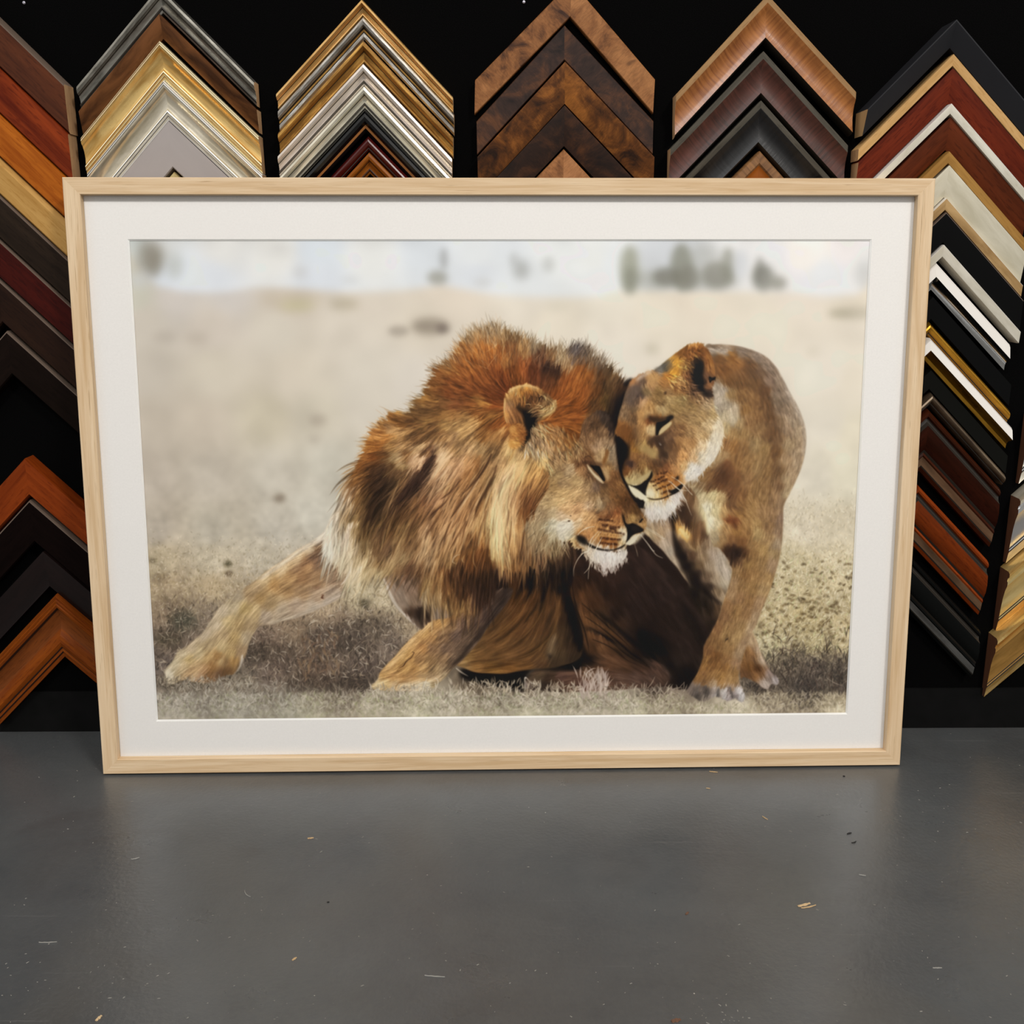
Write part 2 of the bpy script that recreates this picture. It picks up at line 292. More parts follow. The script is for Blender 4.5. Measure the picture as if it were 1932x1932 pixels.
# column, x, z of the outer apex, width, depth, profile, surfaces, half spread left/right, tilt, label
SAMPLES = [
 ('A', -.740, 1.105, .0452, .032, 'edge', ['mahogany', 'edge_light'], .122, .126, 0, 'mahogany brown flat corner sample, topmost in the leftmost column', 'RAW'),
 ('A', -.740, 1.039, .0458, .030, 'edge', ['red_cedar', 'red_cedar'], .122, .124, 0, 'red cedar coloured flat corner sample below the topmost mahogany one', 'RAW'),
 ('A', -.740, .972, .0440, .028, 'edge', ['honey_oak', 'honey_oak'], .122, .122, 0, 'bright honey orange oak corner sample at the top left of the framed picture', 'RAW'),
 ('A', -.740, .906, .0380, .026, 'chamfer', ['light_oak'], .122, .122, 0, 'pale yellow oak corner sample in the leftmost column', 'RAW'),
 ('A', -.740, .850, .0456, .026, 'edge', ['walnut_dark', 'edge_light'], .122, .122, 0, 'dark greyish walnut corner sample just below the pale oak one', 'RAW'),
 ('A', -.740, .782, .0410, .026, 'edge', ['cherry_dark', 'edge_light'], .122, .122, 0, 'dark red cherry corner sample in the leftmost column', 'RAW'),
 ('A', -.740, .720, .0450, .026, 'edge', ['wenge', 'edge_light'], .122, .122, 0, 'dark brown corner sample just below the dark red cherry one', 'RAW'),
 ('A', -.735, .645, .0451, .026, 'edge', ['wenge_plain', 'edge_light'], .122, .122, 0, 'blackish brown corner sample with its apex at the left edge, bare wall below it', 'RAW'),
 ('A', -.729, .457, .0403, .030, 'edge', ['orange_wood', 'orange_wood'], .122, .122, 0, 'bright orange wood corner sample halfway down the left side', 'RAW'),
 ('A', -.731, .392, .0470, .026, 'edge', ['espresso', 'edge_light'], .122, .122, 0, 'flat espresso corner sample with a thin pale edge under the orange one', 'RAW'),
 ('A', -.718, .312, .0428, .028, 'slope', ['espresso_gloss'], .122, .122, 0, 'glossy rounded espresso corner sample second from the bottom at left', 'RAW'),
 ('A', -.707, .242, .0743, .030, 'flute', ['chestnut', 'fluted_brown', 'brown_groove'], .122, .122, 0, 'wide fluted chestnut corner sample at the bottom left by the floor', 'RAW'),
 ('B', -.476, 1.103, .0237, .028, 'steps', ['pewter', 'line_dark'], .124, .120, 0.4, 'antique pewter corner sample with grooves, topmost of the second column', 'RAW'),
 ('B', -.478, 1.069, .0235, .026, 'slope', ['bronze'], .123, .123, 0.6, 'dark bronze brown corner sample below the pewter one', 'RAW'),
 ('B', -.481, 1.035, .0353, .027, 'cove', ['gold_bright', 'amber_line', 'gold_shine'], .122, .125, 1.2, 'shiny bright gold cove corner sample in the second column', 'RAW'),
 ('B', -.480, .985, .0359, .026, 'cove', ['champagne', 'side_grey', 'silver_shine'], .119, .126, 1.2, 'mirror-bright champagne silver corner sample below the bright gold one', 'RAW'),
 ('B', -.479, .933, .0450, .020, 'flat', ['lilac_grey'], .122, .122, 1.2, 'plain flat lilac grey corner sample inside the champagne one', 'RAW'),
 ('B', -.477, .866, .0304, .018, 'flat', ['gold_pale'], .122, .122, 0, 'tiny visible tip of a pale gold corner sample over the picture frame', 'RAW'),
 ('C', -.204, 1.089, .0150, .024, 'gold', ['gold_soft', 'line_dark'], .121, .123, -.6, 'soft gold corner sample at the top of the third column', 'RAW'),
 ('C', -.203, 1.067, .0200, .024, 'ridge', ['silver_worn', 'gold_old', 'line_dark'], .121, .123, -.6, 'distressed silver corner sample with a gold line, second in the third column', 'RAW'),
 ('C', -.204, 1.037, .0195, .024, 'gold', ['gold_old', 'line_dark'], .121, .123, -.8, 'old gold scratched corner sample between two silver ones', 'RAW'),
 ('C', -.205, 1.008, .0202, .024, 'steps', ['silver_pink', 'line_dark'], .122, .122, -.8, 'pinkish silver grooved corner sample just below the old gold one', 'RAW'),
 ('C', -.205, .979, .0206, .024, 'steps', ['silver_cream', 'line_dark'], .121, .122, -.8, 'creamy silver grooved corner sample directly above the glossy black one', 'RAW'),
 ('C', -.205, .949, .0240, .024, 'black_c', ['black_gloss', 'amber_line'], .122, .122, -0.6, 'glossy black corner sample with an amber inner line in the third column', 'RAW'),
 ('C', -.202, .914, .0151, .020, 'round', ['oxblood', 'line_dark'], .110, .110, -0.3, 'rounded oxblood red corner sample inside the glossy black one', 'RAW'),
 ('C', -.201, .892, .0200, .024, 'steps', ['amber_wood', 'brown_groove'], .100, .100, 0, 'stepped amber wood corner sample lowest in the third column', 'RAW'),
 ('D', .081, 1.113, .0315, .014, 'flat', ['burl_light'], .129, .121, -1.5, 'light tan burl corner sample with knots, topmost of the burl column', 'RAW'),
 ('D', .072, 1.058, .0315, .014, 'flat', ['burl_purple'], .123, .125, .6, 'purplish dark burl corner sample, second of the burl column', 'RAW'),
 ('D', .073, 1.010, .0390, .022, 'slope', ['burl_brown'], .123, .126, .6, 'glossy orange brown burl corner sample in the middle of the burl column', 'RAW'),
 ('D', .073, .954, .0375, .020, 'slope', ['burl_dark'], .122, .122, 0.3, 'very dark brown burl corner sample, second lowest of the burl column', 'RAW'),
 ('D', .073, .897, .0400, .012, 'flat', ['burl_tan'], .122, .122, 0, 'flat tan veneer corner sample lowest in the burl column', 'RAW'),
 ('E', .346, 1.093, .0395, .030, 'scoop', ['tiger_orange', 'side_tan', 'line_dark'], .123, .126, 1.6, 'orange striped scooped corner sample, topmost of the fifth column', 'RAW'),
 ('E', .345, 1.023, .0400, .027, 'scoop', ['hide_brown', 'side_grey', 'line_dark'], .125, .124, .8, 'maroon brown leathery corner sample with a grey outer edge', 'RAW'),
 ('E', .346, .960, .0410, .024, 'scoop', ['hide_black', 'side_grey', 'line_dark'], .122, .122, .4, 'black leathery corner sample with a grey outer edge', 'RAW'),
 ('E', .349, .894, .0380, .022, 'woven', ['weave_tan', 'amber_glow'], .122, .122, 0, 'woven tan brown corner sample lowest in the fifth column', 'RAW'),
 ('F', .598, 1.059, .0300, .048, 'slope', ['charcoal'], .112, .124, 0.7, 'deep charcoal black corner sample at the top right', 'MDF'),
 ('F', .605, 1.019, .0118, .032, 'flat', ['ash_pale'], .122, .122, 0.7, 'narrow pale ash corner sample under the charcoal one', 'RAW'),
 ('F', .607, 1.001, .0322, .030, 'slope', ['jarrah'], .122, .122, 0.6, 'reddish jarrah corner sample above the narrow ivory one', 'RAW'),
 ('F', .608, .955, .0109, .034, 'edge', ['silver_ivory', 'white_face'], .122, .122, 0.6, 'narrow shiny ivory corner sample between two red brown ones', 'RAW'),
 ('F', .611, .938, .0322, .028, 'slope', ['redwood_brown'], .122, .122, 0.5, 'plain red brown corner sample below the narrow ivory one', 'RAW'),
 ('F', .613, .893, .0124, .030, 'flat', ['oak_gold'], .122, .122, .5, 'narrow golden oak corner sample above the wide cream one', 'RAW'),
 ('F', .615, .874, .0310, .030, 'slope', ['cream_sheen'], .122, .122, .5, 'wide cream corner sample beside the top right corner of the framed picture', 'RAW'),
 ('F', .616, .830, .0126, .029, 'edge', ['birch_gold', 'white_face'], .122, .122, .5, 'narrow mottled birch gold corner sample under the wide cream one', 'RAW'),
 ('F', .618, .811, .0305, .028, 'edge', ['satin_black', 'edge_light'], .122, .124, 0.5, 'wide satin black corner sample above the narrow silver white one', 'RAW'),
 ('F', .618, .766, .0142, .031, 'edge', ['ivory_edge', 'white_face'], .122, .124, 0.4, 'narrow silver white corner sample under the wide satin black one', 'RAW'),
 ('F', .611, .741, .0270, .031, 'tall', ['white_face', 'chrome'], .122, .119, 0.8, 'tall polished silver corner sample standing out from the wall', 'RAW'),
 ('F', .614, .693, .0240, .020, 'flat', ['satin_black'], .122, .129, 0.3, 'flat black corner sample between the silver and the deep gold ones', 'RAW'),
 ('F', .612, .657, .0150, .026, 'round', ['gold_leaf_deep', 'line_dark'], .122, .131, 0.6, 'narrow deep gold corner sample above the white one', 'RAW'),
 ('F', .610, .634, .0235, .040, 'tall', ['white_face', 'gold_leaf_deep'], .122, .134, 0.6, 'white corner sample with a gold inner side', 'RAW'),
 ('F', .620, .587, .0218, .024, 'flat', ['ebony'], .122, .129, 0, 'flat greenish black corner sample below the white and gold one', 'RAW'),
 ('F', .624, .553, .0150, .030, 'round', ['marbled_bronze', 'line_dark'], .122, .123, 0, 'narrow marbled bronze corner sample above the wide mahogany one', 'RAW'),
 ('F', .620, .529, .0680, .034, 'panel', ['bead_brown', 'line_dark', 'field_mahogany', 'tan_strip', 'line_dark'], .122, .121, 0, 'wide dark mahogany beaded corner sample in the lower right', 'RAW'),
 ('F', .616, .413, .0655, .034, 'panel', ['orange_wood', 'line_dark', 'field_orange', 'tan_strip', 'line_dark'], .122, .120, 0, 'wide orange brown beaded corner sample below the dark mahogany one', 'RAW'),
 ('F', .610, .306, .0610, .034, 'panel', ['ebony_green', 'line_dark', 'ebony_green', 'silver_strip', 'line_dark'], .122, .126, 0, 'wide black beaded corner sample with a silver strip near the floor at right', 'RAW'),
 ('G', .900, .640, .0760, .032, 'ogee', ['satin_silver', 'satin_silver', 'line_dark'], .122, .122, 0, 'tip of a silver corner sample at the right edge, topmost one seen there', 'SIDE'),
 ('G', .895, .513, .0760, .032, 'ogee', ['champagne', 'satin_silver', 'line_dark'], .122, .122, 0, 'silver corner sample at the right edge above the pale gold one', 'SIDE'),
 ('G', .892, .397, .0760, .032, 'ogee', ['gold_bright', 'gold_pale', 'line_dark'], .122, .122, 0, 'pale gold ogee corner sample at the right edge, second from the bottom', 'SIDE'),
 ('G', .886, .287, .0760, .032, 'ogee', ['gold_bright', 'gold_rich', 'line_dark'], .122, .122, 0, 'rich gold ogee corner sample at the right edge, nearest the floor', 'SIDE'),
]
def clearance(U, L):
    (ux, uz, ut), (lx, lz, lt) = (U[1], U[2], R(U[9])), (L[1], L[2], R(L[9])); d = 9.0
    for side, i in ((-1, 7), (1, 8)):
        for p in ((0, 0), (side*L[i], -L[i]), (side*.06, -.06)):
            x = lx+p[0]*math.cos(-lt)+p[1]*math.sin(-lt)-ux; z = lz-p[0]*math.sin(-lt)+p[1]*math.cos(-lt)-uz
            x, z = x*math.cos(ut)+z*math.sin(ut), -x*math.sin(ut)+z*math.cos(ut)
            d = min(d, -(side*x+z)/math.sqrt(2))
    return d-0.0005
CAP = {'RAW': RAW, 'MDF': MDF, 'SIDE': MATS['pine_side']}
for i_, row in enumerate(SAMPLES):
    c, x, z, w, t, prof, mats, hl, hr, tilt, label, cap = row
    if i_+1 < len(SAMPLES) and SAMPLES[i_+1][0] == c:
        w = min(w, clearance(row, SAMPLES[i_+1]))
    m = WALL @ Matrix.Translation((x, -0.0004, z)) @ Matrix.Rotation(-R(tilt), 4, 'Y')
    r = empty('frame_corner_sample', m, label, 'frame sample', COLS[c])
    ms = [MATS[q] for q in mats]
    for side, hw in ((-1, hl), (1, hr)):
        arm('moulding_arm', side, prof, w, t, hw, ms, r, CAP[cap])

# two screws left in the wall
SCREW = plain('zinc', 'b8b4be', 0.35, 0.8)
def screw(x, z, label):
    n = 16; V = []; F = []
    for rr, d in ((.0022, 0), (.0022, .0010), (.0016, .0017), (.0007, .0019), (.0006, .0012)):
        for i in range(n): V.append((rr*math.cos(2*math.pi*i/n), -d, rr*math.sin(2*math.pi*i/n)))
    for ring in range(4):
        for i in range(n): a = ring*n+i; b = ring*n+(i+1) % n; F.append((a, b, b+n, a+n))
    F.append(tuple(range(4*n, 5*n)))
    o = mesh_obj('screw', V, F, [SCREW]); o.matrix_world = WALL @ Matrix.Translation((x, -0.0003, z))
    o['label'] = label; o['category'] = 'screw'
screw(-.670, 1.088, 'small bright screw in the black wall left of the second column')
screw(.0165, 1.090, 'small pale screw in the black wall beside the light tan burl sample')

# ================================================================ the framed picture, leaning
FW, FH, RW, RD = 1.1954, 0.8546, 0.0227, 0.031
FRM = Matrix.Translation((-0.0108, 1.3971, 0.00284)) @ Matrix.Rotation(0.0228, 4, 'Z') @ Matrix.Rotation(-0.0853, 4, 'X')
# local: x along, z up the frame, -y towards the viewer, front face at y=0; its back lower edge stands on the floor
pic = empty('framed_picture', FRM, 'large oak-framed lion photograph leaning against the corner samples', 'framed picture')
k = NT('pale_oak')
v = k.coords((7, 190, 1)); f = k.noise(v, 1.0, 6, 0.62, 0.8); g = k.noise(k.coords((2.2, 45, 1)), 1.0, 3, 0.5, 1.5)
c = k.ramp(k.mix(0.55, f, g), [(0.34, 'c8a67c'), (0.50, 'd9bc97'), (0.66, 'e6cdab')])
p = k.ramp(k.noise(k.coords((16, 620, 1)), 1.0, 3, 0.55, 0.3), [(0.27, 1.0), (0.37, 0.0)])
c = k.mix(k_mul(k, p, 0.62), c, '9a7850')
k.l(c, k.b.inputs['Base Color']); k.set('Roughness', 0.55); k.set('Specular IOR Level', 0.25); k.bump(f, 0.2, 0.0006); OAK = k.m
def rail(a, b, inner, length_axis):
    """a, b outer corners (x, z); inner = inward direction"""
    prof = [(0, RD), (0, .0008), (.0008, 0), (RW-.0008, 0), (RW, .0008), (RW, .0122), (RW-.006, .0122), (RW-.006, RD)]
    A = Vector((a[0], 0, a[1])); B = Vector((b[0], 0, b[1])); d = (B-A).normalized(); L = (B-A).length; n = Vector((inner[0], 0, inner[1]))
    V, UV = [], []
    m = len(prof); acc = [0]
    for i in range(1, m): acc.append(acc[-1]+math.hypot(prof[i][0]-prof[i-1][0], prof[i][1]-prof[i-1][1]))
    for s, dep in prof: V.append(A+n*s+d*s+Vector((0, dep, 0)))
    for s, dep in prof: V.append(B+n*s-d*s+Vector((0, dep, 0)))
    F = []; flip = d.cross(n).y > 0
    for i in range(m):
        j = (i+1) % m; q = [i, j, m+j, m+i]
        uv = [(prof[i][0], acc[i]), (prof[j][0], acc[j]), (L-prof[j][0], acc[j]), (L-prof[i][0], acc[i])]
        if not flip: q.reverse(); uv.reverse()
        F.append(q); UV.append(uv)
    e1, e2 = list(range(m)), list(range(2*m-1, m-1, -1))
    if not flip: e1.reverse(); e2.reverse()
    for e in (e2, e1)[::-1]: F.append(e); UV.append([(0, 0)]*m)
    me_o = mesh_obj('frame_rail', V, F, [OAK], None, UV, pic)
    bm_fix(me_o); return me_o
def bm_fix(o):
    import bmesh
    b = bmesh.new(); b.from_mesh(o.data); bmesh.ops.recalc_face_normals(b, faces=b.faces); b.to_mesh(o.data); b.free()
hx = FW/2
rail((-hx, 0), (hx, 0), (0, 1), 0); rail((-hx, FH), (hx, FH), (0, -1), 0); rail((-hx, 0), (-hx, FH), (1, 0), 1); rail((hx, 0), (hx, FH), (-1, 0), 1)
# mat board with a bevelled window
k = NT('white_mat_board'); f = k.noise(k.coords((400, 400, 400), 'Object', False), 1.0, 3, 0.6)
k.l(k.ramp(f, [(0.3, 'ece8e3'), (0.7, 'f2eee9')]), k.b.inputs['Base Color']); k.set('Roughness', 0.9); k.set('Specular IOR Level', 0.2); MAT_ = k.m
OX0, OX1, OZ0, OZ1 = -.5191, .5181, .0764, .7743
def ring(x0, x1, z0, z1, y): return [(x0, y, z0), (x1, y, z0), (x1, y, z1), (x0, y, z1)]
g_ = RW-.0055; bv = .0022
V = ring(-hx+g_, hx-g_, g_, FH-g_, .0126)+ring(OX0, OX1, OZ0, OZ1, .0126)+ring(OX0+bv, OX1-bv, OZ0+bv, OZ1-bv, .0150)+ring(-hx+g_, hx-g_, g_, FH-g_, .0150)
F = []
for i in range(4):
    j = (i+1) % 4
    F += [(i, j, 4+j, 4+i), (4+i, 4+j, 8+j, 8+i), (8+i, 8+j, 12+j, 12+i), (12+i, 12+j, j, i)]
k = NT('white_bevel'); k.set('Base Color', lin('f8f6f2')); k.set('Roughness', 0.8); BEV = k.m
mb = mesh_obj('mat_board', V, F, [MAT_, BEV], [0, 1, 0, 0]*4, None, pic); bm_fix(mb)
k = NT('backing'); k.l(k.ramp(k.noise(k.coords((60, 60, 60), 'Object', False), 1.0, 3), [(0.3, '8c7458'), (0.7, '9c8466')]), k.b.inputs['Base Color']); k.set('Roughness', 0.9)
V = ring(-hx+g_, hx-g_, g_, FH-g_, .0162)+ring(-hx+g_, hx-g_, g_, FH-g_, .0200)
bk = mesh_obj('backing_board', V, [(0, 1, 2, 3), (4, 7, 6, 5)]+[(i, 4+i, 4+(i+1) % 4, (i+1) % 4) for i in range(4)], [k.m], None, None, pic); bm_fix(bk)
# glass
k = NT('clear_glass'); k.t.nodes.remove(k.b)
gl = k.n('ShaderNodeBsdfGlossy'); gl.inputs['Roughness'].default_value = 0.02; tr = k.n('ShaderNodeBsdfTransparent'); fr = k.n('ShaderNodeFresnel'); fr.inputs[0].default_value = 1.19
mx = k.n('ShaderNodeMixShader'); k.l(fr.outputs[0], mx.inputs[0]); k.l(tr.outputs[0], mx.inputs[1]); k.l(gl.outputs[0], mx.inputs[2]); k.l(mx.outputs[0], k.out.inputs[0])
V = ring(-hx+g_, hx-g_, g_, FH-g_, .0123)+ring(-hx+g_, hx-g_, g_, FH-g_, .0125)
gs = mesh_obj('glass_pane', V, [(0, 1, 2, 3), (4, 7, 6, 5)]+[(i, 4+i, 4+(i+1) % 4, (i+1) % 4) for i in range(4)], [k.m], None, None, pic); bm_fix(gs)
import numpy as np
# ---------------------------------------------------------------- the printed picture, painted on a fine raster
PX0, PY0, PW, PH = 236, 444, 1420, 924
rng = np.random.default_rng(7)
YY, XX = np.mgrid[0:PH, 0:PW].astype(np.float32)
CAN = np.zeros((PH, PW, 3), np.float32)

def hexc(h):
    return np.array([int(h[i:i+2], 16) for i in (0, 2, 4)], np.float32) / 255.0

def blur(a, r):
    """gaussian-like blur of radius r (three box passes)"""
    if r <= 0.3: return a
    a = a.astype(np.float32); sh = a.shape
    if r < 1.2:
        k = np.array([np.exp(-0.5*(i/r)**2) for i in range(-3, 4)]); k /= k.sum()
        for ax in (0, 1):
            pad = [(0, 0)]*a.ndim; pad[ax] = (3, 3)
            p = np.pad(a, pad, mode='edge'); o = 0
            for i in range(7):
                sl = [slice(None)]*a.ndim; sl[ax] = slice(i, i+sh[ax]); o = o + k[i]*p[tuple(sl)]
            a = o
        return a.astype(np.float32)
    n = max(1, int(round(r)))
    for _ in range(3):
        for ax in (0, 1):
            pad = [(0, 0)]*a.ndim; pad[ax] = (n+1, n)
            c = np.cumsum(np.pad(a, pad, mode='edge'), axis=ax, dtype=np.float64)
            s1 = [slice(None)]*a.ndim; s0 = [slice(None)]*a.ndim
            s1[ax] = slice(2*n+1, 2*n+1+sh[ax]); s0[ax] = slice(0, sh[ax])
            a = ((c[tuple(s1)]-c[tuple(s0)])/(2*n+1)).astype(np.float32)
    return a

def pts(s):
    v = [float(t) for t in s.replace(',', ' ').split()]
    return np.array(v, np.float32).reshape(-1, 2) - (PX0, PY0)

def smooth_closed(P, closed=True, n=6):
    """Catmull-Rom through the points"""
    m = len(P); out = []
    rngi = range(m) if closed else range(m-1)
    for i in rngi:
        if closed: p0, p1, p2, p3 = P[i-1], P[i], P[(i+1) % m], P[(i+2) % m]
        else: p0, p1, p2, p3 = P[max(i-1, 0)], P[i], P[i+1], P[min(i+2, m-1)]
        for t in np.arange(n)/n:
            out.append(0.5*((2*p1)+(p2-p0)*t+(2*p0-5*p1+4*p2-p3)*t*t+(3*p1-p0-3*p2+p3)*t**3))
    if not closed: out.append(P[-1])
    return np.array(out, np.float32)

def poly(P, soft=1.0, smooth=True):
    """anti-aliased filled polygon -> alpha"""
    if smooth: P = smooth_closed(P)
    S = 3; pad = 4
    x0 = max(int(P[:, 0].min())-pad, 0); x1 = min(int(P[:, 0].max())+pad+1, PW)
    y0 = max(int(P[:, 1].min())-pad, 0); y1 = min(int(P[:, 1].max())+pad+1, PH)
    A = np.zeros((PH, PW), np.float32)
    if x1 <= x0 or y1 <= y0: return A
    h, w = (y1-y0)*S, x1-x0
    acc = np.zeros((h, w+1), np.float32)
    Q = np.roll(P, -1, 0)
    rows = [[] for _ in range(h)]
    for (ax, ay), (bx, by) in zip(P, Q):
        if ay == by: continue
        if ay > by: ax, ay, bx, by = bx, by, ax, ay
        r0 = max(int(np.ceil((ay-y0)*S-0.5)), 0); r1 = min(int(np.ceil((by-y0)*S-0.5)), h)
        for r in range(r0, r1):
            y = (r+0.5)/S+y0
            rows[r].append(ax+(bx-ax)*(y-ay)/(by-ay)-x0)
    for r, xs in enumerate(rows):
        xs.sort()
        for a, b in zip(xs[::2], xs[1::2]):
            a = min(max(a, 0), w); b = min(max(b, 0), w)
            ia, ib = int(a), int(b)
            if ia == ib: acc[r, ia] += b-a; continue
            acc[r, ia] += ia+1-a
            acc[r, ia+1:ib] += 1
            if ib < w: acc[r, ib] += b-ib
    m = acc[:, :w].reshape(y1-y0, S, w).mean(1)
    A[y0:y1, x0:x1] = m
    return blur(A, soft)

def field(s, p=4.0, reach=None):
    """colour field through scattered samples 'x y hex' -> image"""
    it = s.split(); n = len(it)//3
    xs = np.array([float(it[3*i]) for i in range(n)])-PX0
    ys = np.array([float(it[3*i+1]) for i in range(n)])-PY0
    cs = np.stack([hexc(it[3*i+2]) for i in range(n)])
    st = 4
    gy, gx = np.mgrid[0:PH+st:st, 0:PW+st:st].astype(np.float32)
    num = 0; den = 0
    for x, y, c in zip(xs, ys, cs):
        w = 1.0/(((gx-x)**2+(gy-y)**2)+30.0)**(p/2)
        num = num+w[..., None]*c; den = den+w
    g = num/den[..., None]
    return samp(g, YY/st, XX/st)

def samp(a, y, x):
    h, w = a.shape[:2]
    x = np.clip(x, 0, w-1.001); y = np.clip(y, 0, h-1.001)
    xi = x.astype(np.int32); yi = y.astype(np.int32); fx = x-xi; fy = y-yi
    if a.ndim == 3: fx = fx[..., None]; fy = fy[..., None]
    return (a[yi, xi]*(1-fx)+a[yi, xi+1]*fx)*(1-fy)+(a[yi+1, xi]*(1-fx)+a[yi+1, xi+1]*fx)*fy

def flow(s):
    """direction field through 'x y angle' samples (degrees, 0 = right, 90 = down)"""
    v = np.array([float(t) for t in s.split()]).reshape(-1, 3)
    st = 8
    gy, gx = np.mgrid[0:PH+st:st, 0:PW+st:st].astype(np.float32)
    U = 0; V = 0
    for x, y, a in v:
        w = 1.0/(((gx-x+PX0)**2+(gy-y+PY0)**2)+200.0)**1.6
        U = U+w*np.cos(np.radians(a)); V = V+w*np.sin(np.radians(a))
    l = np.hypot(U, V)+1e-9
    g = np.stack([U/l, V/l], -1).astype(np.float32)
    return samp(g, YY/st, XX/st)

def box(m, pad=40):
    ys = np.where(m.max(1) > 0.003)[0]; xs = np.where(m.max(0) > 0.003)[0]
    return slice(max(ys[0]-pad, 0), min(ys[-1]+pad, PH)), slice(max(xs[0]-pad, 0), min(xs[-1]+pad, PW))

def lic(F, n, grain, sl, seed=0):
    """noise drawn out along the flow, zero mean, unit deviation"""
    r = np.random.default_rng(seed)
    Y, X = YY[sl], XX[sl]; f = F[sl]
    h, w = Y.shape
    N = blur(r.standard_normal((h, w)).astype(np.float32), grain)
    N /= N.std()
    y0, x0 = Y[0, 0], X[0, 0]
    acc = N.copy()
    for sg in (1, -1):
        y = Y-y0; x = X-x0; y = y.copy(); x = x.copy()
        for i in range(n):
            yi = np.clip(y, 0, h-1).astype(np.int32); xi = np.clip(x, 0, w-1).astype(np.int32)
            g = f[yi, xi]
            x += sg*g[..., 0]; y += sg*g[..., 1]
            acc += N[np.clip(y, 0, h-1).astype(np.int32), np.clip(x, 0, w-1).astype(np.int32)]
    acc -= acc.mean(); acc /= acc.std()
    return acc

def over(alpha, col, sl=None):
    global CAN
    if sl is None: sl = (slice(None), slice(None))
    a = np.clip(alpha, 0, 1)[..., None]
    CAN[sl] = CAN[sl]*(1-a)+col*a

def strokes(P, W, C, A, taper=1.0):
    """many hairs at once. P (n,k,2) polyline samples, W (n,) width, C (n,3), A (n,) opacity"""
    n, k = P.shape[:2]
    L = np.linalg.norm(np.diff(P, axis=1), axis=2).sum(1)
    m = int(min(max(L.max()*1.4, 6), 160))
    t = np.linspace(0, k-1.001, m); i = t.astype(int); f = (t-i)[None, :, None]
    Q = P[:, i]*(1-f)+P[:, i+1]*f
    tt = t/(k-1)
    prof = np.clip(np.sin(np.pi*np.clip(tt*0.93+0.07, 0, 1))**0.6, 0, 1)**taper
    dens = (L/m)[:, None]
    X = Q[..., 0]; Y = Q[..., 1]
    R = int(np.ceil(max(W.max()*.8, 1.0)))
    bx0 = max(int(X.min())-R-1, 0); bx1 = min(int(X.max())+R+2, PW); by0 = max(int(Y.min())-R-1, 0); by1 = min(int(Y.max())+R+2, PH)
    if bx1 <= bx0 or by1 <= by0: return
    bw, bh = bx1-bx0, by1-by0; N = bw*bh
    num = np.zeros((3, N)); den = np.zeros(N)
    X = (X-bx0).astype(np.float32); Y = (Y-by0).astype(np.float32)
    xf = np.floor(X).astype(np.int32); yf = np.floor(Y).astype(np.int32)
    s = np.maximum(W[:, None]*prof*0.5, 0.45).astype(np.float32)
    k0 = (A[:, None]*prof*np.minimum(dens, 1.2)/np.maximum(s*1.6, 0.8)).astype(np.float32); q0 = 1/(2*s*s)
    Cb = [np.broadcast_to(C[:, ch:ch+1].astype(np.float32), X.shape) for ch in range(3)]
    for dy in range(-R, R+1):
        for dx in range(-R, R+1):
            xi = xf+dx; yi = yf+dy
            g = np.exp(-((xi+0.5-X)**2+(yi+0.5-Y)**2)*q0)*k0
            ok = (xi >= 0) & (xi < bw) & (yi >= 0) & (yi < bh) & (g > 0.006)
            idx = (yi*bw+xi)[ok]; gv = g[ok]
            if not len(idx): continue
            den += np.bincount(idx, gv, N)
            for ch in range(3): num[ch] += np.bincount(idx, gv*Cb[ch][ok], N)
    a = (1-np.exp(-den)).reshape(bh, bw).astype(np.float32)
    col = (num/np.maximum(den, 1e-6)).T.reshape(bh, bw, 3).astype(np.float32)
    over(a, col, (slice(by0, by1), slice(bx0, bx1)))

def curve_strokes(lst):
    """explicit curves: 'hex width alpha x y x y ...' one per line"""
    for ln in lst.strip().splitlines():
        it = ln.split()
        P = np.array([float(v) for v in it[3:]], np.float32).reshape(-1, 2)-(PX0, PY0)
        P = smooth_closed(P, closed=False, n=8)
        strokes(P[None], np.array([float(it[1])]), hexc(it[0])[None], np.array([float(it[2])]))

def detail(lst, img):
    """soft shapes laid into img: 'hex alpha soft x y x y ...' one per line"""
    for ln in lst.strip().splitlines():
        it = ln.split()
        P = np.array([float(v) for v in it[3:]], np.float32).reshape(-1, 2)-(PX0, PY0)
        soft = float(it[2])
        if len(P) == 2:      # an ellipse: centre, radii
            t = np.arange(16)/16*2*np.pi; c = P[0]; r = P[1]+(PX0, PY0)
            P = np.stack([c[0]+r[0]*np.cos(t), c[1]+r[1]*np.sin(t)], -1)
        a = poly(P, soft)[..., None]*float(it[1])
        img = img*(1-a)+hexc(it[0])*a
    return img

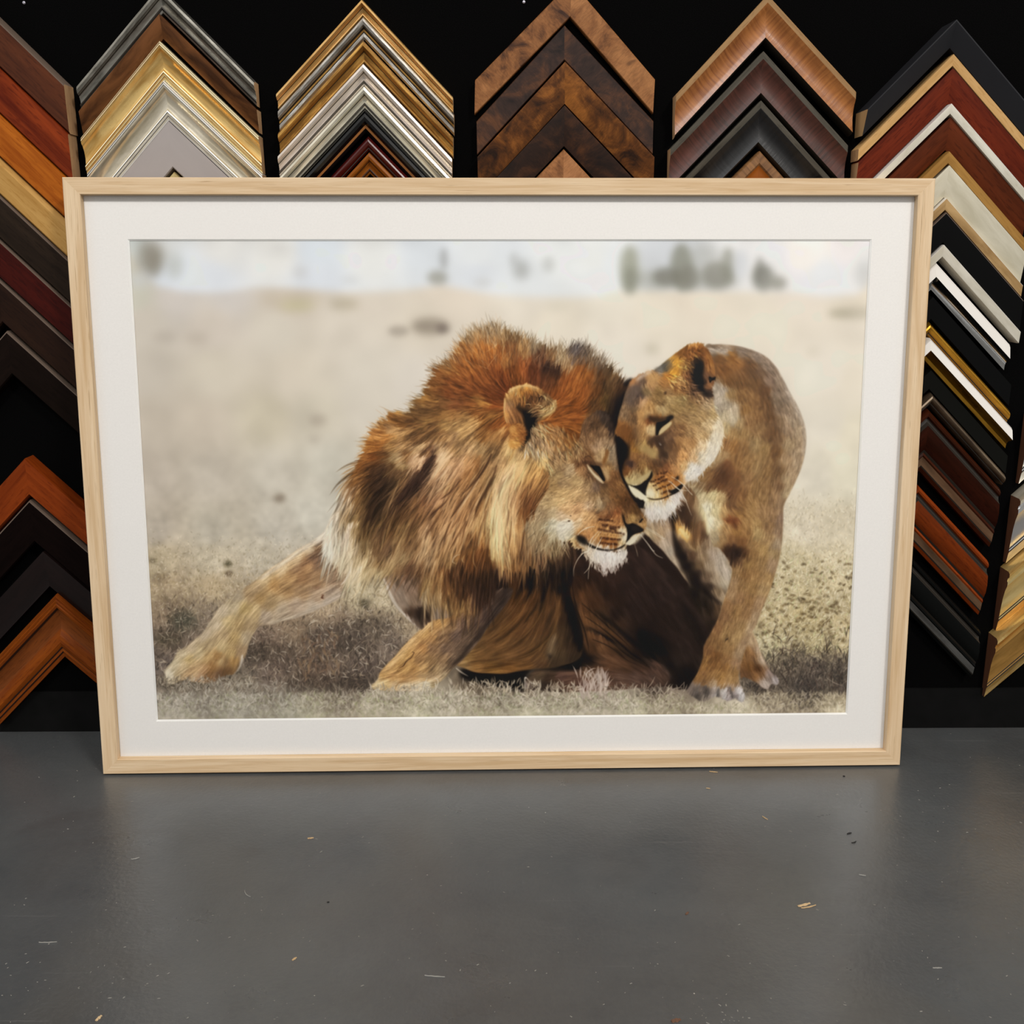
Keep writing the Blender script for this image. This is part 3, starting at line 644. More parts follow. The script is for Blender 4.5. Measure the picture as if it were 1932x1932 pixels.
def layer(outline, colours, fl, warp=3.0, fine=0.10, coarse=0.08, soft=1.0, length=14, edge=None,
          inner='', after='', seed=1, power=4.0, grain=0.7, mottle=0.0, lift=0.18, clump=0.0):
    """one furry shape: colour samples bent along the hair direction, hairs from streaked noise"""
    M = poly(pts(outline), soft)
    sl = box(M, 45)
    F = flow(fl)
    base = field(colours, power)
    if inner: base = detail(inner, base)
    l1 = lic(F, length, grain, sl, seed)
    l2 = lic(F, int(length*1.8), 2.4, sl, seed+50)
    Y, X = YY[sl], XX[sl]; f = F[sl]
    amp = warp*(0.7*l1+0.6*l2)
    if clump:
        l3 = lic(F, int(length*2.2), 5.0, sl, seed+70); amp = amp+warp*1.1*l3
    col = samp(base, Y+f[..., 1]*amp, X+f[..., 0]*amp)
    e = warp if edge is None else edge
    amp = e*(0.8*l1+0.5*l2)
    m = samp(M, Y+f[..., 1]*amp, X+f[..., 0]*amp)
    k = 1+fine*l1+coarse*l2
    if clump: k = k+clump*l3
    if mottle:
        r = np.random.default_rng(seed+90); mo = 0
        for g_, a_ in ((1.0, .6), (2.5, .6), (7, .5)):
            q = blur(r.standard_normal(l1.shape).astype(np.float32), g_); mo = mo+a_*q/q.std()
        k = k+mottle*mo
    k = np.clip(k, 0.3, 1.8)[..., None]
    col = np.clip(col, 0, 1)*k+np.clip(k-1, 0, 1)*lift*(1-col)
    col = col*np.minimum(1, .95/np.maximum(col.max(-1, keepdims=True), 1e-3))
    if after and after[0] != '!':
        full = CAN.copy(); full[sl] = col; col = detail(after, full)[sl]
    over(m, np.clip(col, 0, 1), sl)
    return M, F, base

def hairs(n, region, base, F, length=(10, 25), width=(0.8, 1.8), jit=0.2, alpha=0.6, bright=0.0, curl=0.15, seed=3, tone=None, back=0.0):
    """hairs started inside region (alpha image), coloured from base"""
    r = np.random.default_rng(seed)
    ys, xs = np.where(region > r.random(region.shape))
    if len(xs) == 0: return
    i = r.integers(0, len(xs), n)
    x = xs[i]+r.random(n); y = ys[i]+r.random(n)
    L = r.uniform(*length, n); k = 8
    P = np.zeros((n, k, 2), np.float32)
    c = samp(base, y, x)
    P[:, 0] = np.stack([x, y], -1)
    turn = r.normal(0, curl, n); off = r.normal(0, curl, n)
    for j in range(1, k):
        g = samp(F, P[:, j-1, 1], P[:, j-1, 0])
        a = np.arctan2(g[:, 1], g[:, 0])+off+turn*(j/k-0.3)
        P[:, j] = P[:, j-1]+np.stack([np.cos(a), np.sin(a)], -1)*(L/k)[:, None]
    br = 1+bright+r.normal(0, jit, n)
    C = np.clip(c*br[:, None]+np.clip(br-1, 0, 1)[:, None]*.22*(1-c), 0, 1)
    C = C*np.minimum(1, .94/np.maximum(C.max(1), 1e-3))[:, None]
    if tone is not None: C = C*0.5+hexc(tone)*0.5*np.clip(br, .5, 1.5)[:, None]
    strokes(P, r.uniform(*width, n), np.clip(C, 0, 1), np.full(n, alpha))
# ---- savannah behind the animals
_bg = '''250 460 c9cdc8 300 460 d5d6d4 420 465 e2e0db 520 480 e6e4de 600 470 d5dce3 700 480 e4e4e0 800 470 d8dde2 900 480 dfe2e3 960 470 d9dde0
1050 480 e4e6e4 1120 490 e8e9e6 1160 500 e6e9ea 1250 480 cfd2d6 1450 470 e6e4e2 1520 480 f1ebe4 1600 470 f2ebe3 1640 500 dedcda 330 520 dce2ea 400 530 dee2e8 600 525 dadfe6 900 520 d9dde2 1000 535 dcdfe0 1130 530 e4e6e6 1560 520 e6e7e8
250 560 c8c4b4 330 560 cfc6bd 430 555 cdc5bd 540 565 cdc0b0 700 560 d8ccbc 850 550 dccebc 1000 560 e0d5c4 1150 560 e4dac8 1300 560 e4d6c2 1500 560 e4d7c6 1630 570 ddd0bc
270 610 ccc2b4 400 620 d2c6b8 520 620 d6ccbc 650 620 d8cdbd 800 620 d8ccba 1050 610 e4d8c4 1250 600 e4d8c4 1450 610 e6dac6 1620 620 e4d8c6
270 700 c6bcae 400 700 d3c8b6 550 710 d6cab8 700 700 dad0c0 780 720 dcd2c4 1170 660 e4d9c8 1560 700 e6dbca 1620 720 e2d6c2
270 800 c4b8a8 380 800 c9bcab 500 790 cabfa9 600 780 d0c6b3 690 760 d6ccbc 1560 800 e2d8c6 1620 820 dfd4bc
280 900 bdb1a2 400 900 c6bbab 520 900 cbc2b2 620 880 cbc4b4 1540 900 e0d6c2 1600 900 ddd4bc
290 1000 bcb0a0 400 1000 c6bcaa 520 1000 c9c0b0 590 970 cdc6b6 1520 1000 ddcfb6 1590 1000 d9cbb0
300 1060 bfae92 400 1060 c4b69e 500 1050 c9bda8 1500 1060 cfbf9c 1590 1060 cfbfa0
310 1110 b9a488 400 1110 bda88a 520 1130 b8a284 600 1150 b09a80 680 1130 c6b698 740 1130 cab99c 1490 1120 cbb994 1580 1120 cfbd9a
320 1160 8c7a66 400 1160 8a7c6c 560 1190 8e7b66 640 1180 8c7a68 700 1180 a8957c 770 1180 bca88c 1450 1170 c4b08a 1520 1170 bda980 1590 1180 c4b08c
320 1210 6e6054 500 1220 7c6a5c 600 1220 74655a 680 1220 786a5e 740 1220 85766a 1460 1220 c4b692 1540 1220 c0b088 1590 1220 c2b08c
320 1260 7a6e66 520 1260 6e6058 600 1265 6a5a4e 690 1260 655850 1500 1255 6c6052 1540 1260 6a5e54 1590 1260 6a6054
330 1300 84796c 450 1300 847a6c 560 1300 7c7064 680 1300 6c6056 880 1290 6e6050 1000 1310 5c5044 1240 1310 4a3c34 1440 1290 55493f 1520 1300 524a44 1590 1300 5a5048
330 1330 aea494 450 1330 b0a898 560 1330 b0a896 700 1325 bcb09c 860 1325 c0b49e 1000 1325 bcb09c 1150 1325 b8ac98 1250 1325 b8aa94 1450 1325 8c8070 1590 1325 a4967c
330 1352 b6ac9a 560 1350 b6b09a 800 1350 c6bca4 1000 1350 c4bc9e 1200 1345 cac0a8 1400 1342 d6c8b0 1590 1340 d4c6aa'''.split()
_bg = [_bg[i:i+3] for i in range(0, len(_bg), 3)]
sky = field(' '.join(' '.join(q) for q in _bg if float(q[1]) < 545), 3.4)
gnd = field(' '.join(' '.join(q) for q in _bg if float(q[1]) >= 545), 3.4)
hz = blur(poly(pts('200 542 300 543 350 552 420 553 480 544 560 546 640 552 720 551 790 545 830 538 870 546 950 558 1050 562 1130 560 1160 550 1250 548 1400 550 1490 552 1560 560 1620 556 1700 552 1700 1500 200 1500'), 2), 6)[..., None]
BG = sky*(1-hz)+gnd*hz
BG = detail('''8c8578 .75 9 284 488 26 34
a9a99a .5 9 330 505 16 26
c9d0dc .6 10 262 530 20 10
8a8476 .45 7 290 500 10 26
b9b5b0 .5 8 566 515 14 12
c4c2be .45 9 530 470 16 14
b4b4b2 .5 7 660 530 18 6
8f8c80 .7 6 826 525 20 14
9a9a98 .6 5 838 490 8 22
b8b4ac .5 7 912 535 18 8
c6b8a2 .5 8 550 568 60 10
c5bf8c .5 8 560 578 34 9
9d937c .55 8 650 575 28 11
a0968a .75 5 752 626 20 10
8c8174 .75 7 812 617 36 16
6a605c .6 5 836 622 12 9
a99f94 .6 8 310 638 24 9
ada294 .55 8 370 640 24 9
90908c .55 7 984 510 16 20
a0a09c .5 6 970 490 8 14
a8a8a4 .5 6 1036 500 12 16
92927f .75 7 1190 508 20 46
9a9a90 .6 8 1235 528 40 22
9a9a90 .6 8 1340 530 60 18
a0a098 .5 9 1330 490 30 34
7e7e72 .5 6 1190 530 14 26
c4c6c8 .5 7 1230 495 20 16
8c8c80 .85 6 1288 505 22 46
7c7a70 .7 6 1262 524 30 18
86847a .7 6 1302 525 20 24
8f8d84 .8 6 1356 520 30 26
8c8c80 .7 6 1376 500 14 34
c0c4ca .6 7 1400 500 14 30
8d8c84 .85 6 1442 525 22 26
7f7e76 .5 5 1436 510 10 26
96948a .8 6 1470 535 18 14
bcbcb8 .55 7 1634 520 16 26
b2aa98 .8 8 1610 592 44 10
9e9680 .5 6 1588 592 24 6
ccc4b2 .5 7 1052 580 24 10
c2b9a4 .6 6 1232 660 14 11
d0c5b2 .5 6 1535 665 14 12
8a7e70 .85 4 527 942 12 9
a89c8e .6 6 600 795 16 12
b0a598 .5 6 594 830 12 8
b0a698 .5 6 380 872 20 9
5e5844 .85 2.5 430 1066 9 6
5a4c3a .85 2.5 431 1084 8 5
5a5240 .8 2.5 288 1060 7 4
6e5f48 .5 5 300 1090 14 8
4a4c40 .75 6 345 1175 26 20
55503e .6 6 315 1210 30 14
3e3830 .6 7 480 1235 60 22
4e443c .6 8 640 1210 70 26
5a5048 .6 7 700 1185 50 20
40362e .6 6 620 1290 90 18
4a4436 .55 4 350 1290 50 16
3a342c .5 4 690 1140 12 9
3e3a2e .8 3 685 1142 9 7
6a5a4c .4 8 560 1250 60 40''', BG)
# out of focus far away, crisp dry grass near the feet
n1 = blur(rng.standard_normal((PH, PW)), 14); n1 /= n1.std()
n2 = blur(rng.standard_normal((PH, PW)), 6); n2 /= n2.std()
n3 = blur(rng.standard_normal((PH, PW)), 2.6); n3 /= n3.std()
dep = np.clip((YY+PY0-740)/330, 0, 1)
BG = BG*(1+(0.012+0.016*dep)*n1+0.022*dep*n2+0.035*dep**3*n3)[..., None]
CAN[:] = np.clip(BG, 0, 1)
def blotches(n, x0, x1, y0, y1, cols, rx, ry, a, soft, seed):
    """small shapes scattered over the turf"""
    r = np.random.default_rng(seed); P = []; 
    k = 5; x = r.uniform(x0, x1, n); y = r.uniform(y0, y1, n); L = r.uniform(*rx, n); th = r.normal(0, 0.5, n)
    P = np.stack([np.stack([x+L*(j/(k-1)-.5)*np.cos(th), y+L*(j/(k-1)-.5)*np.sin(th)], -1) for j in range(k)], 1)-(PX0, PY0)
    C = np.array([hexc(cols[i]) for i in r.integers(0, len(cols), n)])
    strokes(P, r.uniform(*ry, n), C, np.full(n, a))
def grass(n, x0, x1, y0, y1, L, w, cols, a, seed, lean=0.0, spread=0.5, mask=None, mix=0.0, fade=0):
    r = np.random.default_rng(seed); k = 5
    x = r.uniform(x0, x1, n); y = r.uniform(y0, y1, n)+fade*r.normal(0, 1, n); l = r.uniform(*L, n)*(0.5+0.5*np.clip((y-1000)/300, 0, 1)); th = -np.pi/2+lean+r.normal(0, spread, n); bend = r.normal(0, .7, n)
    P = np.zeros((n, k, 2)); P[:, 0] = np.stack([x, y], -1)
    for j in range(1, k):
        aa = th+bend*j/k; P[:, j] = P[:, j-1]+np.stack([np.cos(aa), np.sin(aa)], -1)*(l/k)[:, None]
    C = np.array([hexc(cols[i]) for i in r.integers(0, len(cols), n)])*r.uniform(.85, 1.12, n)[:, None]
    own = samp(BG, y-PY0, x-PX0); C = C*(1-mix)+mix*own*(C.mean(1)/np.mean([hexc(c) for c in cols]))[:, None]**1.3
    if mask is not None:
        ok = samp(mask, y-PY0, x-PX0) > .5; P, C, l = P[ok], C[ok], l[ok]; n = len(P)
    strokes(P-(PX0, PY0), r.uniform(*w, n), np.clip(C, 0, 1), np.full(n, a))
# left turf
def turf(x0, x1, y0, y1, n, dk, lt, seed, L=(8, 20)):
    for q in range(3):
        grass(n//3, x0, x1, y0, y1, L, (.9, 2.2), dk, .55, seed+q, mix=.4, fade=14)
        grass(n//3, x0, x1, y0, y1, L, (.7, 1.5), lt, .6, seed+20+q, spread=.8, mix=.4, fade=14)
LT = ['d8c8ac', 'e2d6c2', 'cdbb9a', 'b7a98c', 'efe6d6', 'c0b090']; DK = ['8a7860', '75654e', '9c8a6c', '6a5a46', 'a8967a']
turf(280, 700, 1030, 1100, 900, ['a8987c', 'b4a48c', '958468'], ['e0d4c2', 'd6c8ae', 'cbbf9c'], 11, (6, 14))
turf(280, 800, 1090, 1160, 1500, ['a08c6c', '8c7858', 'b4a080'], ['e6d6bc', 'd8c49c', 'c8b488'], 21, (6, 16))
turf(290, 830, 1150, 1300, 3600, ['4e443a', '5e5246', '6e5c4c', '40382e', '7a6a5a'], ['a4927c', '8f7f6e', 'b8a894', '9c8a76', '8a7868'], 31, (8, 20))
grass(500, 290, 820, 1150, 1290, (10, 24), (.7, 1.3), ['c8b8a2', 'b8a48a', 'd6c8b4'], .7, 41, spread=1.1)
grass(60, 560, 640, 1200, 1290, (20, 34), (1.6, 2.6), ['9c8264', '8a6e58'], .55, 44, spread=.4)
# right turf
turf(1400, 1640, 950, 1080, 900, ['c4b494', 'b8a888', 'cdbd9e'], ['efe6d4', 'e6d8c0', 'ddd0b4'], 51, (8, 22))
turf(1410, 1640, 1060, 1250, 3000, ['a8946a', '98845c', 'bca87e', 'b4a27c'], ['f0e6d0', 'e6d8b8', 'dccca8', 'd4c698'], 61, (7, 18))
blotches(170, 1425, 1630, 1060, 1225, ['3c2e1c', '4a3a24', '332a1c'], (3, 10), (2.5, 5), .55, 1, 71)
blotches(60, 1430, 1600, 1120, 1220, ['46361f', '2e2416'], (4, 10), (3, 7), .5, 1, 72)
grass(600, 1410, 1640, 1060, 1240, (8, 20), (.8, 1.6), ['efe2c4', 'd8c89c', 'c9cf96', 'e2d4b0'], .6, 73, lean=.5)
turf(1400, 1640, 1235, 1310, 1500, ['2c2824', '3e362e', '4c4238', '35312e'], ['8c7e70', '75695e', 'a09280', '6a6056'], 81, (8, 20))
grass(90, 1420, 1600, 1200, 1310, (18, 40), (.9, 1.6), ['4a3c34', '3a3028', '5c4c42'], .7, 84, spread=.35)
# ---- lion: outstretched foreleg, pale shoulder, haunch, belly
layer('''640 985 612 1005 590 1022 560 1040 530 1062 505 1078 480 1098 460 1112 430 1135 412 1150 398 1172 385 1192 368 1208 350 1222 335 1232 325 1250 312 1265 311 1278 318 1292 330 1291 342 1286 350 1285 372 1290 400 1290 415 1280 432 1275 440 1274 452 1262 458 1250 464 1235 470 1215 478 1198 490 1182 512 1180 540 1172 560 1168 590 1156 620 1142 645 1128 665 1105 690 1080 690 1020''',
'''620 1010 d2c2b0 600 1020 cdbca8 585 1035 d6bc9a 612 1030 6c5440 600 1040 8c6c4c 560 1055 d8b890 575 1065 c09468 600 1060 94745a 640 1045 8c7058 655 1065 7c604c 630 1070 9a7c62
530 1075 dabb92 545 1090 c29a6c 570 1090 a07c58 600 1095 a0805f 625 1095 a88c72 650 1095 a48a70 660 1115 a89078 500 1095 d2b48a 515 1105 b89060 540 1115 a4835c 570 1120 a98a68 600 1130 b49a80 630 1120 b6a08a 560 1145 b09a84 590 1145 bca892 620 1138 bda996
480 1110 bca07c 470 1125 b09470 490 1130 a8895e 510 1140 a88e6a 530 1155 b4a088 500 1165 b4a08a 450 1125 b8a68c 440 1145 c4b090 460 1150 b09668 480 1160 b49a72 420 1155 c8b498 430 1175 c2a87c 450 1180 a88e66 470 1180 a8906e 405 1180 c0ac90 420 1200 baa07c 440 1205 b09468 465 1205 b09c80
385 1200 bca88e 395 1215 b8a07c 415 1225 b8a078 435 1235 b09468 455 1235 a48a6c 360 1225 c0aa8c 375 1235 c2ac86 345 1235 c8b494 355 1245 c4a878 390 1245 b49468 410 1240 a07c50 400 1260 a67f52 420 1250 c8ac80 440 1250 a88454 455 1260 7c6448 430 1268 7c6040
330 1255 cdbb9a 345 1262 c8ae88 365 1262 c2a27a 385 1268 a88460 320 1275 dacbb0 335 1278 bfa884 355 1275 b89a76 375 1282 a8886a 400 1280 8a6c50 320 1288 c8b89c 345 1284 ccb08c 415 1275 6a5440''',
'600 1050 150 500 1110 145 440 1160 125 400 1210 130 350 1250 150 430 1260 110 560 1130 160 640 1080 150 330 1270 140',
warp=2.2, fine=.055, coarse=.035, soft=1.1, length=8, edge=1.0,
inner='''5c4638 .6 4 585 1048 610 1028 616 1035 612 1052 590 1062 570 1072 556 1082 548 1080
6b5644 .5 5 606 1050 14 10
e0cfb8 .8 1.5 636 988 610 1006 585 1024 555 1045 520 1070 490 1092 494 1095 525 1074 560 1050 590 1030 615 1012 640 994
cfc2b0 .4 2 512 1181 560 1168 600 1152 640 1130 650 1118 636 1122 600 1142 560 1160 515 1174
56301f .8 1 609 1128 3 4.5
6b4232 .6 1.5 598 1110 4 2
8c6a44 .6 2 395 1245 402 1260 398 1280 392 1290 388 1280 392 1262
7c5c3c .5 2.5 422 1240 434 1250 428 1272 418 1280 412 1268 418 1252
ded4c6 .8 1.2 455 1240 462 1250 458 1262 448 1275 440 1278 446 1268 452 1256
b7926a .4 1.5 340 1285 352 1268 372 1262 374 1268 356 1276 346 1290''', seed=3)
blotches(20, 315, 470, 1280, 1296, ['4e443a', '6a5c4c', 'a89880'], (4, 12), (1, 2.4), .5, 1, 90)
grass(260, 300, 480, 1284, 1306, (8, 18), (.8, 1.8), ['a89a88', 'c4b8a4', '6c6052', '8c806e'], .7, 91, spread=.7)
# hind leg of the lioness, seen behind
layer('''1418 1195 1428 1210 1436 1232 1446 1252 1455 1268 1464 1276 1470 1286 1466 1294 1456 1292 1450 1302 1440 1300 1425 1288 1405 1280 1398 1282 1396 1250 1404 1220''',
'''1420 1210 b49878 1408 1235 8c6840 1420 1235 8a6642 1430 1230 a89078 1440 1250 b09a84 1415 1260 7c5830 1430 1262 5c3c1e 1440 1270 8c6844 1425 1275 8c6640 1448 1272 a8948a 1462 1284 b0a4a0 1446 1292 a8988c 1452 1282 8c7c70 1405 1275 6a4c30''',
'1420 1230 75 1440 1280 60', warp=1.6, fine=.06, coarse=.05, seed=4, edge=.8, length=7)
# shade between the two bodies
CAN[:] = detail('''2a1b14 1 1.5 925 1040 1000 1020 1080 1020 1180 1020 1196 1030 1222 1000 1215 985 1235 1000 1262 1050 1303 1104 1340 1180 1345 1230 1300 1290 1200 1290 1000 1240 940 1150 930 1090
140d0a .97 1.5 1152 760 1192 715 1200 760 1190 900 1235 960 1225 985 1180 935 1160 860''', CAN)
# dark haunch of the lion
HM, HF, HB = layer('''1030 1030 1070 1035 1110 1060 1150 1070 1180 1050 1195 1030 1225 1045 1250 1075 1275 1095 1300 1120 1320 1150 1340 1175 1350 1195 1345 1220 1335 1260 1325 1290 1300 1302 1270 1300 1250 1295 1230 1298 1200 1300 1150 1305 1100 1306 1060 1308 1030 1305 1010 1305 1000 1306 990 1300 988 1286 996 1276 1010 1265 1030 1262 1060 1264 1090 1262 1080 1240 1060 1150''',
'''1040 1060 2a1a10 1060 1090 241710 1080 1060 3a2418 1100 1080 2c1c14 1130 1080 3a2418 1160 1090 38241a 1190 1070 34221a 1215 1060 38261e 1240 1080 38271f 1270 1110 34241d 1290 1140 32221b
1090 1100 3a2314 1080 1120 4a2e18 1095 1125 5a3a1e 1100 1150 5c3c20 1120 1140 4a2f1a 1150 1120 2e1c13 1180 1110 32211a 1210 1110 33221b 1240 1130 32221c 1260 1160 302019 1290 1180 32231c 1320 1190 30211b
1085 1150 3a2616 1105 1170 6a4828 1120 1170 5c3e22 1140 1160 46301e 1160 1160 2a1b14 1200 1150 2c1d17 1230 1170 2c1d17 1270 1200 30211a 1310 1220 33241d 1335 1230 30221a
1100 1200 54381f 1115 1200 6c4a2a 1130 1200 62432a 1150 1190 55391f 1170 1200 48301d 1190 1200 2c1d15 1210 1200 201611 1250 1220 251a15 1290 1240 30231c 1320 1260 2e221b
1095 1230 2a1c12 1115 1225 5a3c22 1135 1225 614328 1160 1220 5a3d24 1180 1230 462e1c 1200 1235 2c1d13 1220 1235 1c1410 1260 1250 241a15 1300 1270 201712
1060 1240 16100c 1080 1245 18110d 1110 1248 35241a 1130 1245 5a3f2a 1150 1250 64462e 1180 1255 5c402a 1210 1258 4c3424 1240 1260 5a4234 1255 1280 5a4436 1270 1290 2a1e18
1000 1280 4c3c2c 1015 1272 5c4a36 1028 1268 5e4c38 1040 1280 4c3828 1060 1275 60463a 1080 1280 64493a 1110 1272 62462f 1100 1290 5c4236 1140 1280 5e4434 1170 1285 60483a 1200 1280 5c463a 1230 1285 5c463a 1005 1298 4a3c32 1030 1298 382c24 990 1292 a8968a
1290 1295 1c1410 1320 1290 16110d''',
'1100 1150 75 1130 1200 70 1180 1220 40 1200 1150 60 1250 1150 55 1150 1270 5 1030 1275 -20 1300 1250 60', warp=2, fine=.05, coarse=.05, seed=5, edge=.7, length=8,
inner='''140e0a .8 2 1118 1150 1150 1170 1185 1198 1215 1222 1250 1250 1246 1254 1210 1232 1180 1206 1148 1178
150e0a .7 1.5 1100 1185 1135 1195 1165 1212 1200 1240 1240 1262 1236 1264 1195 1248 1160 1220 1130 1202
18110c .7 1.3 1140 1200 1170 1214 1200 1238 1230 1255 1196 1242 1168 1222 1140 1206
6e4c2a .6 1.2 1112 1172 1136 1182 1160 1196 1188 1218 1186 1220 1158 1202 1132 1188 1112 1178
6a482a .6 1.2 1125 1200 1150 1210 1180 1232 1196 1246 1176 1236 1148 1216 1124 1206
1a120c .6 1.2 1158 1222 1180 1232 1200 1244 1188 1244 1165 1232
0f0b08 .8 4 1060 1220 1075 1200 1090 1215 1105 1235 1125 1245 1100 1255 1060 1262 1040 1262
0e0a08 .8 3 1205 1190 1240 1200 1260 1225 1255 1245 1225 1235 1205 1215
150f0b .6 5 1285 1130 1310 1165 1330 1200 1345 1230 1335 1235 1310 1200 1290 1165
140e0b .7 5 1255 1250 1290 1262 1330 1275 1325 1300 1280 1296
7e6048 .5 1.5 996 1276 1012 1266 1030 1264 1060 1268 1090 1264 1124 1256 1090 1268 1058 1272 1030 1270 1010 1274
3a2a1e .6 1.5 1033 1268 1036 1285 1030 1300 1026 1285''')
curve_strokes('''140d09 2.2 .7 1098 1140 1130 1168 1165 1200 1195 1228
140d09 2 .7 1104 1165 1140 1190 1172 1218 1205 1245
140d09 1.8 .6 1112 1185 1145 1205 1180 1235 1215 1256
140d09 1.6 .6 1118 1208 1150 1222 1185 1248 1225 1266
5e4024 1.8 .5 1102 1155 1136 1180 1168 1208 1196 1236
5e4024 1.6 .5 1110 1176 1145 1198 1176 1226 1206 1250
5e4024 1.6 .5 1118 1198 1150 1214 1182 1240 1220 1262
100a07 2.4 .7 1078 1100 1088 1150 1104 1195 1112 1235''')
# black shade under the belly
CAN[:] = detail('''0c0806 .92 3 880 1262 940 1266 990 1262 1040 1255 1062 1235 1090 1232 1092 1262 1040 1266 1008 1266 992 1280 985 1306 950 1300 920 1296 895 1290 872 1282 866 1270
0c0907 .85 3 1060 1262 1100 1262 1080 1256''', CAN)
# belly with skin folds
BM, BF, BB = layer('''960 1060 1000 1045 1040 1050 1075 1060 1082 1090 1076 1120 1090 1160 1100 1200 1098 1236 1085 1250 1060 1258 1040 1262 1010 1264 980 1268 950 1273 920 1272 895 1270 875 1262 860 1256 856 1250 880 1235 905 1205 930 1170 955 1130 960 1100''',
'''985 1075 3a2412 1000 1070 150e0a 1020 1060 1c120b 1040 1070 18100b 1060 1080 120c09 1075 1100 1c120c 980 1100 4a2e18 1000 1100 1c130c 1015 1100 3c2614 1030 1100 3a2413 1045 1100 3a2412 1060 1110 16100b 1075 1125 201610
970 1130 523416 990 1130 5a3a1c 1010 1130 5a3a1c 1030 1130 54361a 1045 1130 54371c 1058 1140 5a3c20 1072 1150 281b10
950 1160 5c4022 970 1160 6a4724 990 1160 684624 1010 1160 644423 1030 1160 5f4122 1048 1165 644526 1062 1170 3a2716 1078 1175 241910
930 1190 614526 950 1190 6e4d28 970 1190 704e2a 990 1190 6e4c2a 1010 1190 6c4b29 1030 1190 684829 1046 1195 5c4428 1062 1195 45321e 1080 1200 2a1d12
905 1220 6a4e2c 930 1220 73522e 950 1220 76552f 975 1220 785632 1000 1215 74532f 1020 1215 6a4c2b 1040 1215 5e4930 1060 1215 4e3a24 1080 1225 3c2a1a 1092 1215 2c1e13
880 1242 8a6a3e 905 1240 7e5c34 930 1240 7a5932 960 1240 7a5833 990 1240 75532f 1015 1235 6a4c2b 1040 1235 5c4a32 1060 1235 54412a 1080 1240 3e2e1e
875 1255 9a7a50 900 1258 8a6538 930 1262 85602f 960 1262 80592c 990 1258 6e4d28 1020 1255 5c4228 1050 1250 4c3a26''',
'980 1090 100 1000 1140 115 960 1180 130 920 1220 150 900 1255 175 960 1260 185 1030 1150 100 1050 1200 110 1070 1230 110 1080 1180 90', warp=1.6, fine=.05, coarse=.04, seed=6, edge=.6, length=10,
inner='''0c0806 .9 1.8 1000 1040 1012 1060 1010 1090 1002 1120 990 1140 998 1115 1002 1085 994 1060 
0c0806 .9 1.8 1028 1050 1036 1080 1032 1115 1022 1150 1018 1160 1020 1130 1026 1100 1024 1070
0e0906 .9 2 1050 1060 1060 1090 1066 1130 1060 1100 1050 1085 1042 1120 1036 1150 1040 1115 1044 1085
0e0906 .85 1.6 985 1075 992 1090 984 1115 972 1132 980 1112 984 1092
1a110a .7 1.4 1016 1130 1012 1150 1000 1165 988 1180 996 1165 1008 1148
1c130b .7 1.5 1044 1150 1040 1170 1030 1190 1024 1205 1030 1180 1038 1160
38240f .6 1.5 1020 1160 1010 1185 990 1210 965 1226 930 1240 960 1224 985 1205 1005 1182
38250f .55 1.5 1050 1180 1036 1208 1010 1232 975 1248 930 1255 970 1244 1005 1226 1030 1204
3a2611 .6 1.2 1000 1150 985 1175 960 1200 930 1216 955 1196 980 1172
402a12 .5 1.2 970 1150 955 1172 930 1196 950 1170
3c2711 .6 1.3 880 1250 915 1250 960 1240 915 1246
4a3014 .6 1.2 895 1263 930 1258 980 1250 940 1262
c09058 .35 1.5 862 1254 900 1266 940 1270 980 1266 940 1273 900 1272
7d5a30 .5 1.5 1052 1125 1058 1150 1050 1180 1044 1200 1046 1175 1052 1150
6a4826 .5 1.2 1010 1080 1014 1100 1006 1130 1012 1105
6a4624 .5 1.2 1038 1085 1040 1105 1032 1135 1036 1105
241a14 .7 1.8 1037 1240 5 5
9a8264 .5 1.5 1040 1205 1050 1200 1046 1225 1036 1240 1034 1225
100b08 .9 2.5 1062 1130 1078 1130 1092 1175 1100 1205 1098 1230 1088 1225 1078 1190 1068 1160
3a2a1a .5 1.2 1068 1175 1076 1200 1074 1230 1068 1215''')
curve_strokes('''8c6838 1.6 .5 1000 1125 985 1155 955 1185 925 1205
8c6838 1.5 .4 1030 1140 1012 1175 985 1205 950 1225
8a6738 1.6 .4 1052 1170 1040 1200 1012 1228 975 1244 930 1250
8c683c 1.2 .4 985 1128 965 1158 940 1182
936b3a 1.2 .35 890 1256 925 1262 965 1258 1000 1250
7a5a34 1.4 .5 1044 1110 1050 1140 1048 1165
704e2a 1.3 .5 1014 1090 1010 1120 1000 1140''')
